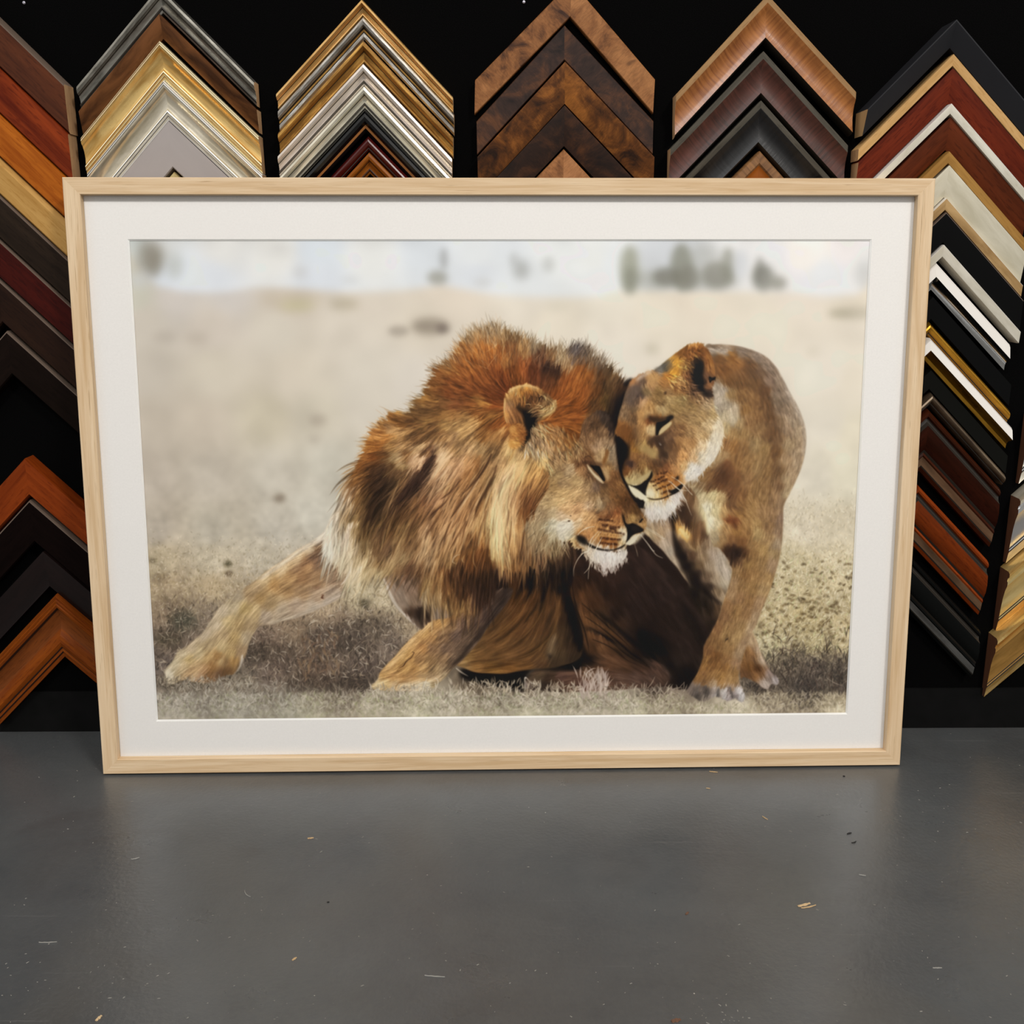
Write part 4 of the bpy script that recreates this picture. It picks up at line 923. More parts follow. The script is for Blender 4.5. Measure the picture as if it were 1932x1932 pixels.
# near foreleg of the lion
layer('''840 1150 880 1140 925 1120 955 1110 968 1115 960 1135 945 1155 930 1172 918 1188 905 1210 890 1228 870 1250 855 1262 842 1278 828 1290 815 1302 790 1306 760 1306 730 1305 705 1302 700 1296 706 1290 712 1284 716 1272 730 1255 745 1240 760 1222 780 1202 795 1188 808 1176''',
'''850 1160 a87c4c 880 1155 7c6048 910 1140 584538 940 1125 4a382c 955 1120 44342a 930 1150 4f3e33 830 1175 c2935c 850 1185 8a6c4c 870 1180 70584a 900 1170 5e4a3e 920 1165 4e3c32 800 1195 cfa067 815 1205 b08658 835 1205 84684c 860 1200 6f5a4c 885 1200 64503f 905 1195 5a473a
780 1215 d4a670 795 1225 b08252 815 1225 8c6e50 840 1225 7c6450 865 1225 76604d 885 1222 6a5645 760 1235 d4a870 775 1240 c0935c 790 1245 a07c54 810 1250 927450 835 1245 8a6e50 860 1245 7a6450 740 1255 d0a36c 760 1260 c4985f 780 1262 b88c58 800 1262 bc9464 820 1265 a08460 840 1265 8c7458
722 1272 cc9f68 740 1278 c89a66 760 1280 b88c5a 780 1278 ba9060 800 1280 c8a478 820 1282 bfa07c 838 1275 a08a6c 708 1292 d8bc90 725 1295 c8a878 745 1296 d0b088 765 1298 d8bf9c 785 1295 d8c4a4 805 1295 e0d0b0 820 1293 c4ac84''',
'850 1170 140 800 1210 135 760 1245 135 900 1170 130 820 1260 130 740 1285 165 800 1290 175', warp=2.2, fine=.07, coarse=.05, seed=7, edge=.8, length=8,
inner='''2e231c .8 1.6 958 1118 948 1148 930 1172 912 1196 890 1222 868 1248 846 1270 842 1268 866 1242 888 1216 908 1190 926 1166 942 1142
e2b988 .6 1.5 808 1178 780 1204 755 1230 735 1255 722 1270 730 1268 752 1244 776 1216 800 1194 814 1182
b08a60 .4 1.5 760 1285 790 1280 815 1284 800 1288 770 1290''',
after='''4a3020 .8 .6 780 1234 776 1242 768 1248 764 1256 756 1264 750 1268 758 1262 766 1252 770 1246 778 1240''')
curve_strokes('''3f2a1c 1.2 .9 778 1232 781 1234 775 1243 766 1250 761 1258 754 1262 748 1268
e8dcc4 2 .8 790 1292 802 1289 812 1292
8a6a44 1.3 .6 745 1302 750 1292 760 1287
8a6a44 1.2 .5 775 1302 782 1293 792 1290''')
# brisket between the forelegs
layer('''720 1075 760 1070 830 1090 870 1130 850 1165 825 1170 808 1178 795 1189 780 1180 760 1162 745 1145 735 1128 728 1108 722 1090''',
'''730 1085 8c7460 745 1100 8c7763 760 1090 8a705c 790 1095 7a624e 735 1110 a08c7a 750 1125 9a8674 775 1115 8f7662 800 1110 7a5c42 760 1140 93806e 785 1140 86705c 810 1135 a08a70 835 1150 8a7460 775 1158 4e3a2a 795 1160 33241a 808 1162 5e4834 820 1160 948272 770 1170 a89484 790 1178 7e6a5a''',
'750 1110 60 800 1140 70', warp=2, fine=.04, coarse=.04, seed=8, edge=.7, length=7,
inner='''2a1d14 .85 3.5 783 1158 792 1150 806 1152 815 1162 808 1172 798 1182 786 1172
d8ccbc .7 1 722 1090 730 1115 740 1138 756 1160 775 1178 794 1190 776 1174 758 1154 744 1134 734 1112''')
# ---- lioness: chest, far foreleg
layer('''1210 960 1240 970 1270 950 1300 910 1340 900 1380 950 1400 1000 1400 1040 1382 1077 1378 1100 1374 1112 1368 1128 1364 1141 1356 1170 1345 1200 1330 1180 1315 1150 1300 1120 1300 1104 1290 1090 1278 1072 1265 1058 1252 1042 1240 1030 1228 1018 1216 1005 1216 985''',
'''1220 980 a8937c 1230 995 9c866c 1225 1005 c0a884 1245 1010 a88c6c 1240 985 8c7660 1262 990 a89078 1265 1010 b09a84 1258 1025 b8a28c 1268 1040 b0a08c 1280 1060 bca890 1292 1085 c4ac8c
1285 960 6c4e34 1272 975 2c1c12 1300 970 5c4430 1310 950 a88c68 1328 960 c0a880 1350 960 d8c8a4 1280 1000 c89c60 1290 1005 d0b080 1300 1015 c8a878 1312 1012 8c6a44 1300 990 6c4e30 1275 990 a87840 1330 990 8c7458 1345 990 dcccae 1350 1010 d4c4a4 1330 1010 5c4634
1285 1030 5a4430 1310 1030 a88c64 1330 1030 8a7258 1350 1030 a8947c 1290 1050 2e2018 1305 1050 5c4430 1325 1050 947c5f 1345 1045 a89480 1365 1050 c0b09c 1380 1060 b09878
1300 1070 24180f 1320 1070 6c563c 1340 1070 a08c74 1360 1070 b4a490 1375 1085 c0b09c 1315 1085 30221a 1335 1092 6c5844 1350 1098 a08c74 1365 1100 b8a890 1340 1110 34261c 1355 1120 7c6850 1362 1130 a48e74 1310 1120 221811 1325 1140 261b13 1340 1150 33251a 1345 1185 2c1f16 1352 1150 5c4630''',
'1230 1000 70 1280 1050 60 1310 990 100 1340 1000 95 1340 1060 80 1360 1100 70', warp=2.2, fine=.05, coarse=.05, seed=9, edge=.8, length=9,
inner='''1c120c .85 2 1270 965 1278 985 1276 1010 1288 1040 1302 1070 1318 1092 1340 1120 1364 1142 1345 1135 1315 1110 1300 1100 1290 1080 1276 1052 1270 1025 1268 1000 1264 980
e8d8a8 .7 2.5 1322 940 1335 950 1340 975 1345 1000 1335 1010 1328 985 1322 960
f0e4c0 .6 2.5 1335 985 1350 975 1352 1005 1342 1015
6a4c30 .8 2 1296 918 1308 916 1314 930 1312 948 1304 972 1298 990 1290 992 1282 980 1288 955
3a2618 .7 2 1276 960 1290 950 1300 960 1304 985 1300 995 1288 985
d8a45c .8 1.4 1272 982 1280 992 1292 1000 1302 1006 1308 1014 1304 1022 1296 1024 1286 1016 1278 1004
e8cc90 .7 1.2 1280 1000 1292 1004 1302 1012 1300 1020 1290 1014
6c4c30 .6 2 1304 1010 1312 990 1326 985 1332 1000 1328 1020 1316 1034 1300 1030
b0a090 .5 3 1345 1050 1362 1045 1376 1060 1380 1080 1372 1100 1364 1090 1352 1072''')
# ---- lioness body and near foreleg
LM, LF, LB = layer('''1250 750 1300 700 1332 654 1347 651 1368 651 1399 655 1430 665 1451 677 1467 695 1480 717 1492 741 1507 768 1519 799 1523 826 1521 853 1515 880 1504 907 1490 936 1480 957 1479 985 1477 1022 1473 1050 1465 1080 1453 1118 1441 1146 1430 1175 1419 1198 1405 1232 1398 1257 1394 1278 1398 1296 1406 1315 1400 1326 1388 1320 1373 1324 1360 1318 1346 1317 1328 1326 1312 1318 1296 1306 1302 1293 1316 1271 1326 1243 1328 1221 1341 1196 1355 1168 1364 1141 1375 1109 1382 1080 1374 1058 1358 1036 1345 1030 1340 1000 1335 980 1325 955 1310 930 1296 915 1270 880''',
'''1345 660 8c7660 1370 662 a08c78 1400 665 8a7868 1430 675 8c7a6a 1450 690 907c6a 1470 715 97836f 1485 745 9c8874 1500 780 a08c76 1512 815 a58f74 1515 840 a28a6e 1508 875 a28b70 1495 900 a88e70 1485 930 b49c7a
1360 680 7a5630 1385 675 8a6030 1395 690 9a6c3c 1365 700 80582e 1400 700 84603a 1420 690 7c5c3c 1435 705 7a6048 1455 720 8c7460 1470 745 8c7864 1375 720 7c5830 1400 725 7c5a34 1425 725 7c5c38 1445 740 6a4c30 1465 760 84705a
1352 735 b0a08c 1365 740 b0a08e 1380 745 96784f 1400 750 86643c 1425 755 84623c 1450 765 6c4e2e 1470 780 86705a 1490 780 97816a 1500 800 a08c74
1355 760 b4a490 1372 765 aa9a84 1388 775 b8a48a 1405 775 8c683c 1430 785 8a6740 1455 790 6e5030 1470 800 7c644a 1490 810 957d64
1352 780 b0a088 1368 790 b4a284 1385 790 c2b094 1398 800 a88c64 1412 800 8c6a44 1435 810 8e6e48 1458 820 7a5a38 1470 830 86694a 1490 840 a08868
1370 810 b49c74 1385 815 a88658 1400 820 9c7c50 1370 840 9c7448 1385 845 946c3e 1405 845 8c6a42 1425 840 9c8058 1445 850 94764c 1465 855 7c5c38 1485 870 a08464 1505 860 a48c70
1355 870 b49870 1365 860 a4845c 1372 880 7a5230 1390 875 8c683e 1410 880 947248 1430 885 967850 1450 890 8c6c44 1470 890 7c6040 1485 905 a08868
1330 900 98754a 1345 900 8c6840 1355 905 6a4728 1370 900 674426 1390 905 7c5834 1410 910 94714a 1430 915 947349 1450 920 8c6c46 1470 920 947656
1320 915 8a7050 1340 920 7c5c3c 1360 920 704c2c 1380 930 6c4a2c 1400 935 8a643c 1420 940 967449 1440 945 94744c 1460 945 8f7150 1475 950 94795c
1310 930 a08c6c 1325 940 c8b48c 1345 935 d4c090 1360 940 b89c70 1380 955 7c5a38 1400 960 8e6a40 1420 965 9c7a4e 1440 970 957550 1460 975 957654 1474 980 907660
1335 960 e4d8b8 1350 965 dcc898 1368 970 b89464 1375 980 94643a 1390 985 7c5230 1395 975 9a7444 1410 985 a88354 1430 990 a08054 1450 995 947450 1470 1005 947a60
1340 985 e0d4b4 1355 990 d0bc94 1370 1000 b08a5c 1390 1005 9c7444 1410 1010 9a7448 1430 1010 a88c60 1450 1020 9c7e58 1468 1030 a08a70
1350 1015 b09c7c 1365 1020 9c7c54 1380 1020 84603c 1400 1025 7a5632 1420 1030 9c7a50 1440 1040 a48456 1460 1045 a08660
1375 1040 5c3e26 1390 1045 35241a 1405 1045 5c3f26 1420 1050 8c6c44 1440 1060 9e7e54 1458 1065 a4886a 1380 1055 4c3624 1395 1062 6c5036 1410 1065 947448
1390 1080 9c7c54 1405 1085 8c6a42 1425 1085 9a784e 1445 1090 a8875c 1385 1100 a08260 1400 1105 93734b 1420 1110 9a794e 1440 1115 a88a62 1380 1125 9c7e5c 1395 1130 967450 1415 1135 94724a 1432 1140 a08262
1372 1145 8e6c48 1390 1155 94734a 1410 1160 987650 1425 1165 a48a6c 1365 1165 8c6a48 1380 1180 94744e 1400 1185 9a7c54 1415 1190 a88e70 1352 1190 8c6844 1370 1200 97784f 1390 1205 a5865c 1405 1215 a08466
1342 1210 80603c 1355 1220 8e6c44 1375 1225 9c7a50 1395 1235 9c8264 1335 1230 7c5a38 1350 1240 7a552e 1370 1245 94714a 1388 1255 957658
1332 1250 8c683c 1345 1255 8a643a 1365 1260 906a3e 1385 1270 97754a 1325 1265 906a3e 1340 1275 9a7448 1360 1278 a57e4c 1380 1285 a88457 1318 1280 946e42 1330 1288 8c6a46 1345 1290 b49878 1360 1290 a88050 1380 1300 a88c70
1304 1300 7c6e64 1315 1300 a08c7c 1328 1300 6c6058 1340 1305 8c7e74 1350 1300 b4a498 1362 1305 a09286 1375 1305 80706a 1388 1308 b0a4a0 1398 1315 c0b8b4 1315 1312 58504a 1330 1315 84786c 1350 1312 a49a94 1370 1318 a89c98 1388 1318 7a706c''',
'1380 660 20 1440 680 45 1490 760 65 1515 840 90 1500 900 110 1480 960 100 1400 720 60 1450 800 85 1440 900 105 1360 760 80 1380 850 110 1380 930 130 1340 900 130 1400 960 40 1360 1000 60 1420 1030 110 1430 1100 105 1400 1180 105 1370 1240 105 1350 1280 120 1350 1305 110', warp=2.4, fine=.05, coarse=.025, mottle=.025, seed=10, edge=.6, length=5, power=4.6,
inner='''6a4c2e .55 4 1398 668 1420 690 1440 720 1455 755 1466 790 1470 830 1466 870 1474 900 1478 930 1470 930 1462 900 1458 860 1460 830 1456 795 1445 760 1430 725 1410 695
5c3e24 .5 5 1350 870 1375 878 1378 895 1362 912 1345 925 1338 920 1352 900
c8bcae .6 2 1336 660 1352 656 1370 662 1378 664 1366 668 1350 666 1338 668
2a1a12 .7 4 1368 1035 1386 1036 1402 1040 1396 1054 1384 1060 1372 1050
6e3c20 .6 2.5 1366 980 1385 978 1396 984 1380 988
c0b4a8 .5 1.6 1475 700 1490 738 1506 768 1519 800 1523 830 1520 860 1516 860 1518 830 1514 802 1500 770 1486 742
7c5a34 .5 3 1330 1240 1345 1238 1372 1236 1368 1244 1345 1246
7c5a3c .5 1.2 1320 1272 1330 1270 1336 1274 1328 1276
3a2c22 .8 1 1372 1207 2.4 3
5c554f .7 1.5 1308 1302 1318 1294 1322 1300 1312 1312
4c4540 .7 1.5 1326 1300 1336 1296 1340 1310 1330 1318
55504c .7 1.2 1352 1304 1358 1300 1358 1316 1352 1318
5a5450 .7 1.2 1374 1300 1380 1302 1384 1318 1376 1314
dcd6d2 .6 1.2 1360 1302 1368 1296 1372 1310 1366 1320
d8d2ce .6 1.2 1386 1296 1398 1306 1403 1318 1394 1314''')
# ---- the mane
MO = '''868 652 885 634 905 624 930 616 950 622 965 632 985 637 1000 645 1020 654 1045 660 1065 663 1085 654 1110 656 1122 674 1140 686 1158 698 1170 712 1180 730 1188 746 1178 775 1168 800 1166 840 1168 880
1150 920 1100 960 1090 1040 1070 1065 1056 1085 1045 1090 1030 1078 1015 1084 1000 1076 990 1084 978 1078 968 1080 955 1074 942 1076 938 1100 930 1128 915 1146 900 1158 888 1165 872 1158 860 1165 848 1158 835 1152 820 1148 800 1138 792 1122 796 1100 786 1086 765 1084 745 1082 730 1086 718 1088 705 1084 692 1094 672 1102 652 1110 656 1094 644 1078 628 1066 616 1052 610 1035 612 1008 622 985 636 955 644 925 660 902 672 880 684 854 689 834 700 816 716 803 734 782 748 775 764 782 776 770 782 756 800 745 806 732 816 716 818 698 832 690 850 684 858 670'''
MC = '''880 640 a8865c 930 625 9a7c58 960 640 8a683e 870 662 b9793a 900 665 b87434 930 665 b06c2e 960 665 9c6432 990 660 a07748 1010 660 8b7355
870 690 a5642a 900 690 a8662a 940 690 9c5a24 955 690 b4783c 990 690 945426 1020 680 75492a 1040 675 8a6238 1060 680 b69a74 1075 690 a88660 1065 690 9c7850 1085 665 4a4145 1100 668 5b4c40 1120 670 6a5640 1135 690 6b5540 1150 700 5a4328
850 700 9c6a34 830 710 8a5a2c 860 720 8c4f20 900 715 8f5020 940 715 7f4218 970 705 8e521f 1010 705 6f3d1c 1030 700 4a2c1c 1050 705 4e301c 1040 715 6a4020
1070 715 8c501e 1090 700 9a5e28 1110 710 8a5420 1130 720 6c4824 1150 730 5c4224 1165 740 4a3018 1180 745 3a2413 1175 770 1c120c 1168 790 140d09
820 730 7d5226 850 740 7c471f 890 740 84491e 920 745 743c16 945 735 6c3816 800 750 8f6532 830 760 6d4a26 860 765 81502a 890 760 8a5628 910 760 b07c3e 930 765 8c4e20
780 770 7c5c34 800 780 70502c 830 785 8e6638 860 785 a87844 880 790 b4844c 905 775 94602e 930 785 9a6a34 940 800 8c5424
1060 750 8e5220 1080 740 9a5c24 1100 745 9c5c24 1120 750 7e4f22 1145 760 5c4420 1060 790 8a5220 1090 790 945622 1105 800 85531f 1080 810 8a531f 1100 820 8e5a28 1080 770 94561f 1120 780 6c4a26
750 775 9a7646 740 785 b07a40 720 800 b8834a 755 800 7c5428 780 800 6b4a28 800 800 8c683a 820 810 7e5a34 845 800 b48a54 870 810 c29258 890 820 be8e58 915 820 9e6e3a 930 830 a07444
700 815 b98048 720 825 a87038 745 815 c09260 765 820 a27a4c 790 825 7a5834 815 830 7c5c38 840 830 a87e50 860 845 b48858 885 850 c09468 905 850 a5845a 930 850 8a6a44
690 840 b47a3c 710 845 9a642e 740 840 a67c4a 760 845 b48a5c 790 850 c29c70 810 850 6f5036 852 832 7a5a3c 690 860 a87038 705 865 7a4a20 725 855 6e4a26 745 865 b49468 760 880 a8885c 770 860 8a6238 785 870 d0a47c 785 885 cfa27a 800 860 7c5a38 815 862 3e2a1e 822 850 b8946c 832 862 c8a27a 830 875 c49c74 855 870 c89a70 880 880 b8875a 900 880 8c6238 915 880 a07a50 935 880 9a7650
685 880 8c5c2c 700 885 5a3a1c 715 890 46301c 735 885 5e4428 750 895 6c5034 775 900 5a3c24 798 885 3c281c 812 882 3a261a 805 900 58402c
680 900 8c6030 695 905 5c3c1e 715 910 4a321e 735 915 42301f 755 910 6a5030 775 908 3a281c 790 910 4a3424 820 900 b88c66 840 895 c89c74 860 895 c0926a 880 905 9a6c40 900 905 b08456 920 905 8c6a42 940 905 a2845c
670 920 8a6034 690 925 5c401f 710 930 4c341f 730 935 54402a 750 930 7a5a38 768 925 47301f 785 928 5a4028 810 920 9a7450 830 915 c0966e 850 920 b4885c 870 920 a87c50 890 930 b08458 910 925 8a6640 925 935 b08a5c
650 930 e0c4a4 660 950 dcbc98 655 970 a88c68 650 990 d8c4a8 664 930 caa078 640 950 e0ccb2 632 980 e2cdb2 675 940 8c6a40 690 950 5a4224 710 955 4e3820 730 950 7c6240 745 960 5a4028 762 945 5a3e24 785 945 7e5a36 805 940 8c6240 830 945 b48660 850 945 b88c60 870 950 a87a50 890 955 b48456 910 950 a4784a
660 985 7c6440 680 970 7a5c38 700 975 4e3820 720 985 86663e 740 985 5c4224 760 970 5c4024 785 970 7c5a36 810 970 8a6440 830 970 a47a50 850 980 b88c62 870 975 a0744a 890 985 c09466 905 985 c49a68
655 1010 dcc4aa 675 1000 8c7048 695 1000 6c5230 715 1005 74583a 735 1005 6a4c2c 760 1000 94744a 780 1000 7c5c38 807 1001 b8906a 820 1000 a07850 835 1010 c49a70 855 1000 b88a5e 870 1010 b88c60 890 1010 8c6238 910 1010 a87c4c 620 1010 e2d0b6 620 1035 d8ccb8
640 1030 dcc8ac 665 1030 c8b090 690 1030 8c7450 710 1030 705436 735 1030 70543a 750 1025 9c7c54 770 1030 7a5c3c 790 1025 8c6a46 805 1020 c49e74 820 1030 b89068 840 1030 ac8256 855 1035 bc9264 870 1035 8a6036 890 1035 8c6236 915 1035 7a4e24 905 1045 704420
650 1060 d4c0a0 675 1060 c4ac88 700 1055 b89c74 720 1060 8c6e48 740 1055 a48660 765 1050 a88c64 780 1055 8a6a48 800 1045 b8946c 815 1055 bc9870 830 1050 a07a50 850 1060 a47e50 870 1055 7a522a 890 1060 6c4420 910 1065 5a3a1e 925 1058 603c1c 655 1085 c8b294
670 1085 cdb898 690 1080 c0a880 715 1080 c4ac84 735 1075 a88c62 755 1075 8a6a48 775 1075 6a4c34 660 1100 d4c09c
790 1085 6e5034 810 1080 7c5c3a 830 1085 704c2a 850 1085 5c3a1e 880 1080 4e3018 910 1085 4a2e1a 935 1085 38241a 800 1110 8c7048 820 1110 8c6c44 845 1110 6c4a28 870 1105 54361c 900 1105 4a3020 925 1105 3e2a1e 800 1130 a89070 820 1135 a08460 850 1135 7c5a34 875 1130 5c3c20 900 1130 4a3224 840 1155 a08258 870 1150 8a6a40 890 1155 846440
962 854 d8ac74 975 870 dcae74 1000 865 d4a66c 1010 880 c89a60 960 890 dcb080 980 900 dca870 1000 900 c8965c 1020 905 a87a48 950 910 e0b890 965 920 d8a87c 980 920 cc9a68 1000 925 a87848 1010 930 8a5e34 1020 925 8a6038 950 880 c89c6c 940 880 a08058
940 930 e0b488 955 940 d8aa7c 975 950 d0a072 990 945 8c5f33 1003 945 70482a 997 935 7c5030 935 960 e4c090 950 970 deb484 970 970 d8aa78 985 970 8e6034 1000 960 7a4e28
930 990 e4bc84 945 1000 e2b884 965 995 dcb080 980 1000 a87c4e 1000 990 b49c78 930 1020 e0b47c 945 1025 dcb07c 965 1020 c49866 985 1020 a07a50 1000 1010 a08460 935 1045 d4a468 950 1050 d4a874 970 1045 a47a4c 990 1040 8a6440 1005 1030 8c7050 1020 1040 8a6c4c
950 1065 b48450 975 1065 8a6034 1000 1060 7a5834 1020 1055 705036 1035 1055 60472c 1045 1075 2a1c14 1060 1050 4a3420 1080 1050 3a2618'''
MFL = '''930 640 -100 900 650 -108 870 670 -125 960 650 -85 1000 660 -80 1050 670 -75 1090 665 -65 1130 690 -70 1165 715 -65 1180 740 -60 950 700 -95 900 710 -120 850 720 -150 820 740 -160 890 750 -165 930 750 -150
1000 700 -85 1050 720 -75 1100 730 -70 1140 750 -75 1160 770 -90 1060 780 -20 1100 800 10 1120 770 -50 1090 820 40 790 770 -165 750 790 -160 720 800 -150 700 815 -155 690 850 175 690 880 160 830 780 168 870 800 150 900 800 145 940 800 140 740 830 155 780 830 140 830 840 125 880 850 128 920 860 125
940 840 118 700 910 140 740 920 130 790 890 120 830 900 125 870 910 122 910 930 115 660 950 110 690 970 115 740 980 118 800 970 125 850 970 118 890 990 110 650 1020 95 690 1030 105 740 1040 110 800 1040 112 850 1040 108 900 1040 100 660 1080 110 710 1070 120 760 1070 125
970 850 110 1000 870 115 960 900 112 990 910 112 1010 920 125 940 950 100 970 960 98 1000 950 118 930 1000 92 960 1010 88 990 1010 92 1010 1000 75 950 1050 80 990 1050 95 1030 1050 88 1060 1050 90 820 1090 100 870 1100 92 900 1120 95 820 1140 85 870 1150 92'''
MI = '''e8c08c .55 5 978 852 1000 866 988 900 966 930 960 970 957 1010 952 1050 940 1060 930 1042 926 1000 930 960 944 918 956 888
3a2414 .65 4 868 1070 930 1084 948 1100 928 1132 902 1134 880 1114 860 1092
8a5a2c .35 6 840 700 900 690 950 716 930 750 880 750 840 740
c8a272 .4 5 860 790 900 792 905 830 890 860 860 862 846 830
3a251a .85 3 824 842 816 858 808 876 798 892 786 900 774 910 764 926 752 938 744 950 756 948 770 936 782 926 796 914 806 898 814 880 820 862
3c2818 .7 4 690 890 712 884 726 892 738 906 744 930 736 950 720 968 704 985 694 968 700 940 704 915 690 902
d6aa82 .7 1.6 776 858 790 856 796 868 792 882 786 895 778 894 776 880 772 870
c6a47c .6 2 752 852 764 856 764 870 756 880 748 876 750 862
d8b28a .6 1.8 824 862 836 858 846 866 836 880 826 896 816 908 812 900 818 884
3a2314 .6 2.5 1028 690 1046 692 1058 702 1050 712 1034 714 1020 706
efc894 .5 3 932 950 946 940 952 970 950 1010 946 1040 936 1030 928 990
4a2c14 .5 3 1008 925 998 940 990 960 982 985 976 1000 982 978 986 955 996 935
2c1c10 .7 3 900 1076 930 1080 940 1090 920 1100 890 1098 870 1090 860 1078
f4e2c8 .3 4 626 985 640 975 640 1010 622 1020'''
MM, MF, MB = layer(MO, MC, MFL, warp=5.0, fine=.075, coarse=.085, clump=.10, soft=1.2, length=18, seed=12, edge=3.2, inner=MI, power=5.2, mottle=.03)
# locks: dark gaps and lit strands
def locks(n, reg, seed, L, w, dk, al, jit=.0):
    hairs(n, reg, MB, MF, length=L, width=w, jit=jit+.05, alpha=al, bright=dk, curl=.12, seed=seed)
in_m = np.clip(MM, 0, 1)
low = in_m*np.clip((YY+PY0-850)/60, 0, 1); up = in_m*np.clip((880-YY-PY0)/60, 0, 1)
locks(800, low, 1, (30, 70), (1.4, 3.2), -.45, .42)
locks(1000, low, 2, (28, 65), (1.2, 2.6), .24, .42)
locks(900, up, 3, (10, 24), (1.2, 2.8), -.42, .34)
locks(900, up, 4, (10, 22), (1.0, 2.2), .24, .32)
hairs(4200, in_m, MB, MF, length=(12, 34), width=(.7, 1.2), jit=.22, alpha=.3, curl=.15, seed=5)
# fringe over the outline
E_ = np.clip(blur(MM, 7)*2.4-1.2, 0, 1)*(1-np.clip(blur(MM, 12)*1.8-1.0, 0, 1))
fr = E_*((XX+PX0 < 1200) & (YY+PY0 < 920) & (YY+PY0 < 800+(1190-XX-PX0)*2))*(YY+PY0 < 780+160*((XX+PX0) < 800))
hairs(2600, fr, MB, MF, length=(10, 24), width=(.7, 1.3), jit=.2, alpha=.32, curl=.3, seed=8)
topf = fr*(YY+PY0 < 700)
hairs(700, topf, MB, MF, length=(16, 36), width=(.5, .9), jit=.25, alpha=.32, curl=.35, seed=9, tone='5a4a38')
hairs(300, topf, MB, MF, length=(18, 40), width=(.6, 1.0), jit=.2, alpha=.3, curl=.35, seed=10, tone='d8ccb8')
fb = E_*((YY+PY0 > 990) & (XX+PX0 < 800))
hairs(900, fb, MB, MF, length=(14, 30), width=(.8, 1.4), jit=.12, alpha=.45, curl=.25, seed=11, bright=.04)
curve_strokes('''3a2414 3.4 .75 928 858 915 885 895 912 872 935
3a2414 3 .7 912 890 890 925 868 955 850 980
442a17 3 .7 938 880 925 915 905 950 893 985
442a17 2.6 .65 872 905 850 930 830 945
3c2416 2.6 .6 858 925 840 950 822 966 812 975
50331c 2.4 .6 898 955 880 990 872 1020
50331c 2.4 .6 880 985 862 1015 848 1040
4a2e18 2.4 .6 852 985 838 1015 826 1035
4a2e18 3 .6 918 965 908 1000 900 1030
50331c 2.6 .55 835 965 815 995 800 1020
422a17 3 .6 790 970 775 1000 765 1030
3c2716 4 .6 735 965 722 1000 716 1030
3c2716 3.4 .55 700 955 690 990 684 1020
50361e 2.4 .5 760 1000 748 1030 738 1055
5a3a1e 3 .6 924 1000 920 1035 916 1060
5a3a1e 2.4 .5 965 985 962 1020 958 1050
442c18 2.6 .6 990 1000 985 1035 978 1068
e2bc90 2.6 .65 905 905 885 935 868 962 852 992
deb486 2.4 .6 925 900 908 935 895 960 880 990
dcb488 2.8 .6 862 890 842 915 822 932
e4c09a 2.2 .6 850 880 835 898 820 912
d8b080 2.2 .6 895 975 882 1005 870 1035 858 1055
d8b080 2.2 .6 868 985 850 1015 838 1045
d2aa7a 2.4 .6 840 1000 828 1030 818 1056
e0bb8e 2.4 .6 812 1005 804 1030 798 1050
dcb684 2 .6 912 985 905 1015 902 1035
e8c494 2 .6 935 905 925 930 915 955 910 980
ecca9c 3 .5 960 920 948 950 940 985 934 1020
f0d0a2 3 .45 948 960 942 1000 944 1040
ecc694 2.4 .45 972 890 958 920 946 945
e4b67c 2.4 .5 990 870 975 900 962 925
e2b47a 2.2 .5 1002 875 990 905 975 935
c8a070 2 .5 755 905 745 930 735 955 728 980
b08a58 2.2 .55 750 955 738 985 730 1010 724 1035
c0a070 1.6 .5 728 1000 722 1025 718 1045
d8c0a0 1.5 .6 868 1048 858 1052 854 1062 862 1066
d8b888 1.3 .6 876 1050 872 1058 876 1064
c8a474 1.4 .5 895 1040 893 1060 899 1075
caa678 1.6 .5 1008 1030 1010 1055 1004 1080
caa678 1.6 .5 1028 1035 1030 1062 1022 1082
b89468 1.5 .5 995 1040 990 1062 984 1082
cfae80 1.6 .5 962 1050 958 1068 964 1078
b89260 2 .5 806 1095 798 1115 790 1135
b89a70 1.8 .5 822 1120 818 1138 822 1152
a8865a 1.8 .5 858 1120 852 1145 856 1160
a8865a 1.8 .5 885 1125 882 1148 890 1162
1a110b 4 .6 1036 1060 1040 1085 1034 1110
1a110b 3 .6 1018 1068 1020 1090 1012 1112
efe2d0 2 .5 665 1060 660 1080 650 1098 642 1106
e4d4b8 2 .5 680 1070 672 1090 660 1106
d8c4a0 2 .5 700 1075 690 1088 680 1100''')
# ---- lion's ear
layer('''953 753 951 765 951 780 954 795 962 802 972 800 985 800 995 805 1012 800 1030 790 1045 780 1052 768 1050 760 1042 752 1030 742 1020 734 1005 728 988 727 972 731 962 737 959 745 955 745''',
'''960 745 c89858 965 738 d8aa70 975 733 d8a868 990 730 d0a064 1005 733 c89860 1018 740 b88850 985 740 a87030 1000 742 9c6428 1015 748 8c5c2c 970 748 a8743c 975 755 98683c 965 760 a88058 960 775 a87850 970 775 9c6c40 965 790 a07044 980 785 8a5c34 955 785 c88c4c 990 755 5c3c20 1005 758 3c2818 1020 755 4a3420 1028 750 6a4a2c 1040 755 8c6c44 1048 765 b08c58 1035 765 6c5030 1020 770 6a4c2c 1045 775 c8a068 1030 785 a8814c 1010 780 4a3420 1000 770 241810 990 768 2a1c12 1000 785 100c0a 985 795 80582f''',
'985 735 80 1005 740 85 1025 750 110 1045 765 150 965 765 60 975 790 70 1030 780 150 1000 765 60', warp=3, fine=.10, coarse=.07, seed=13, edge=1.2, length=9)
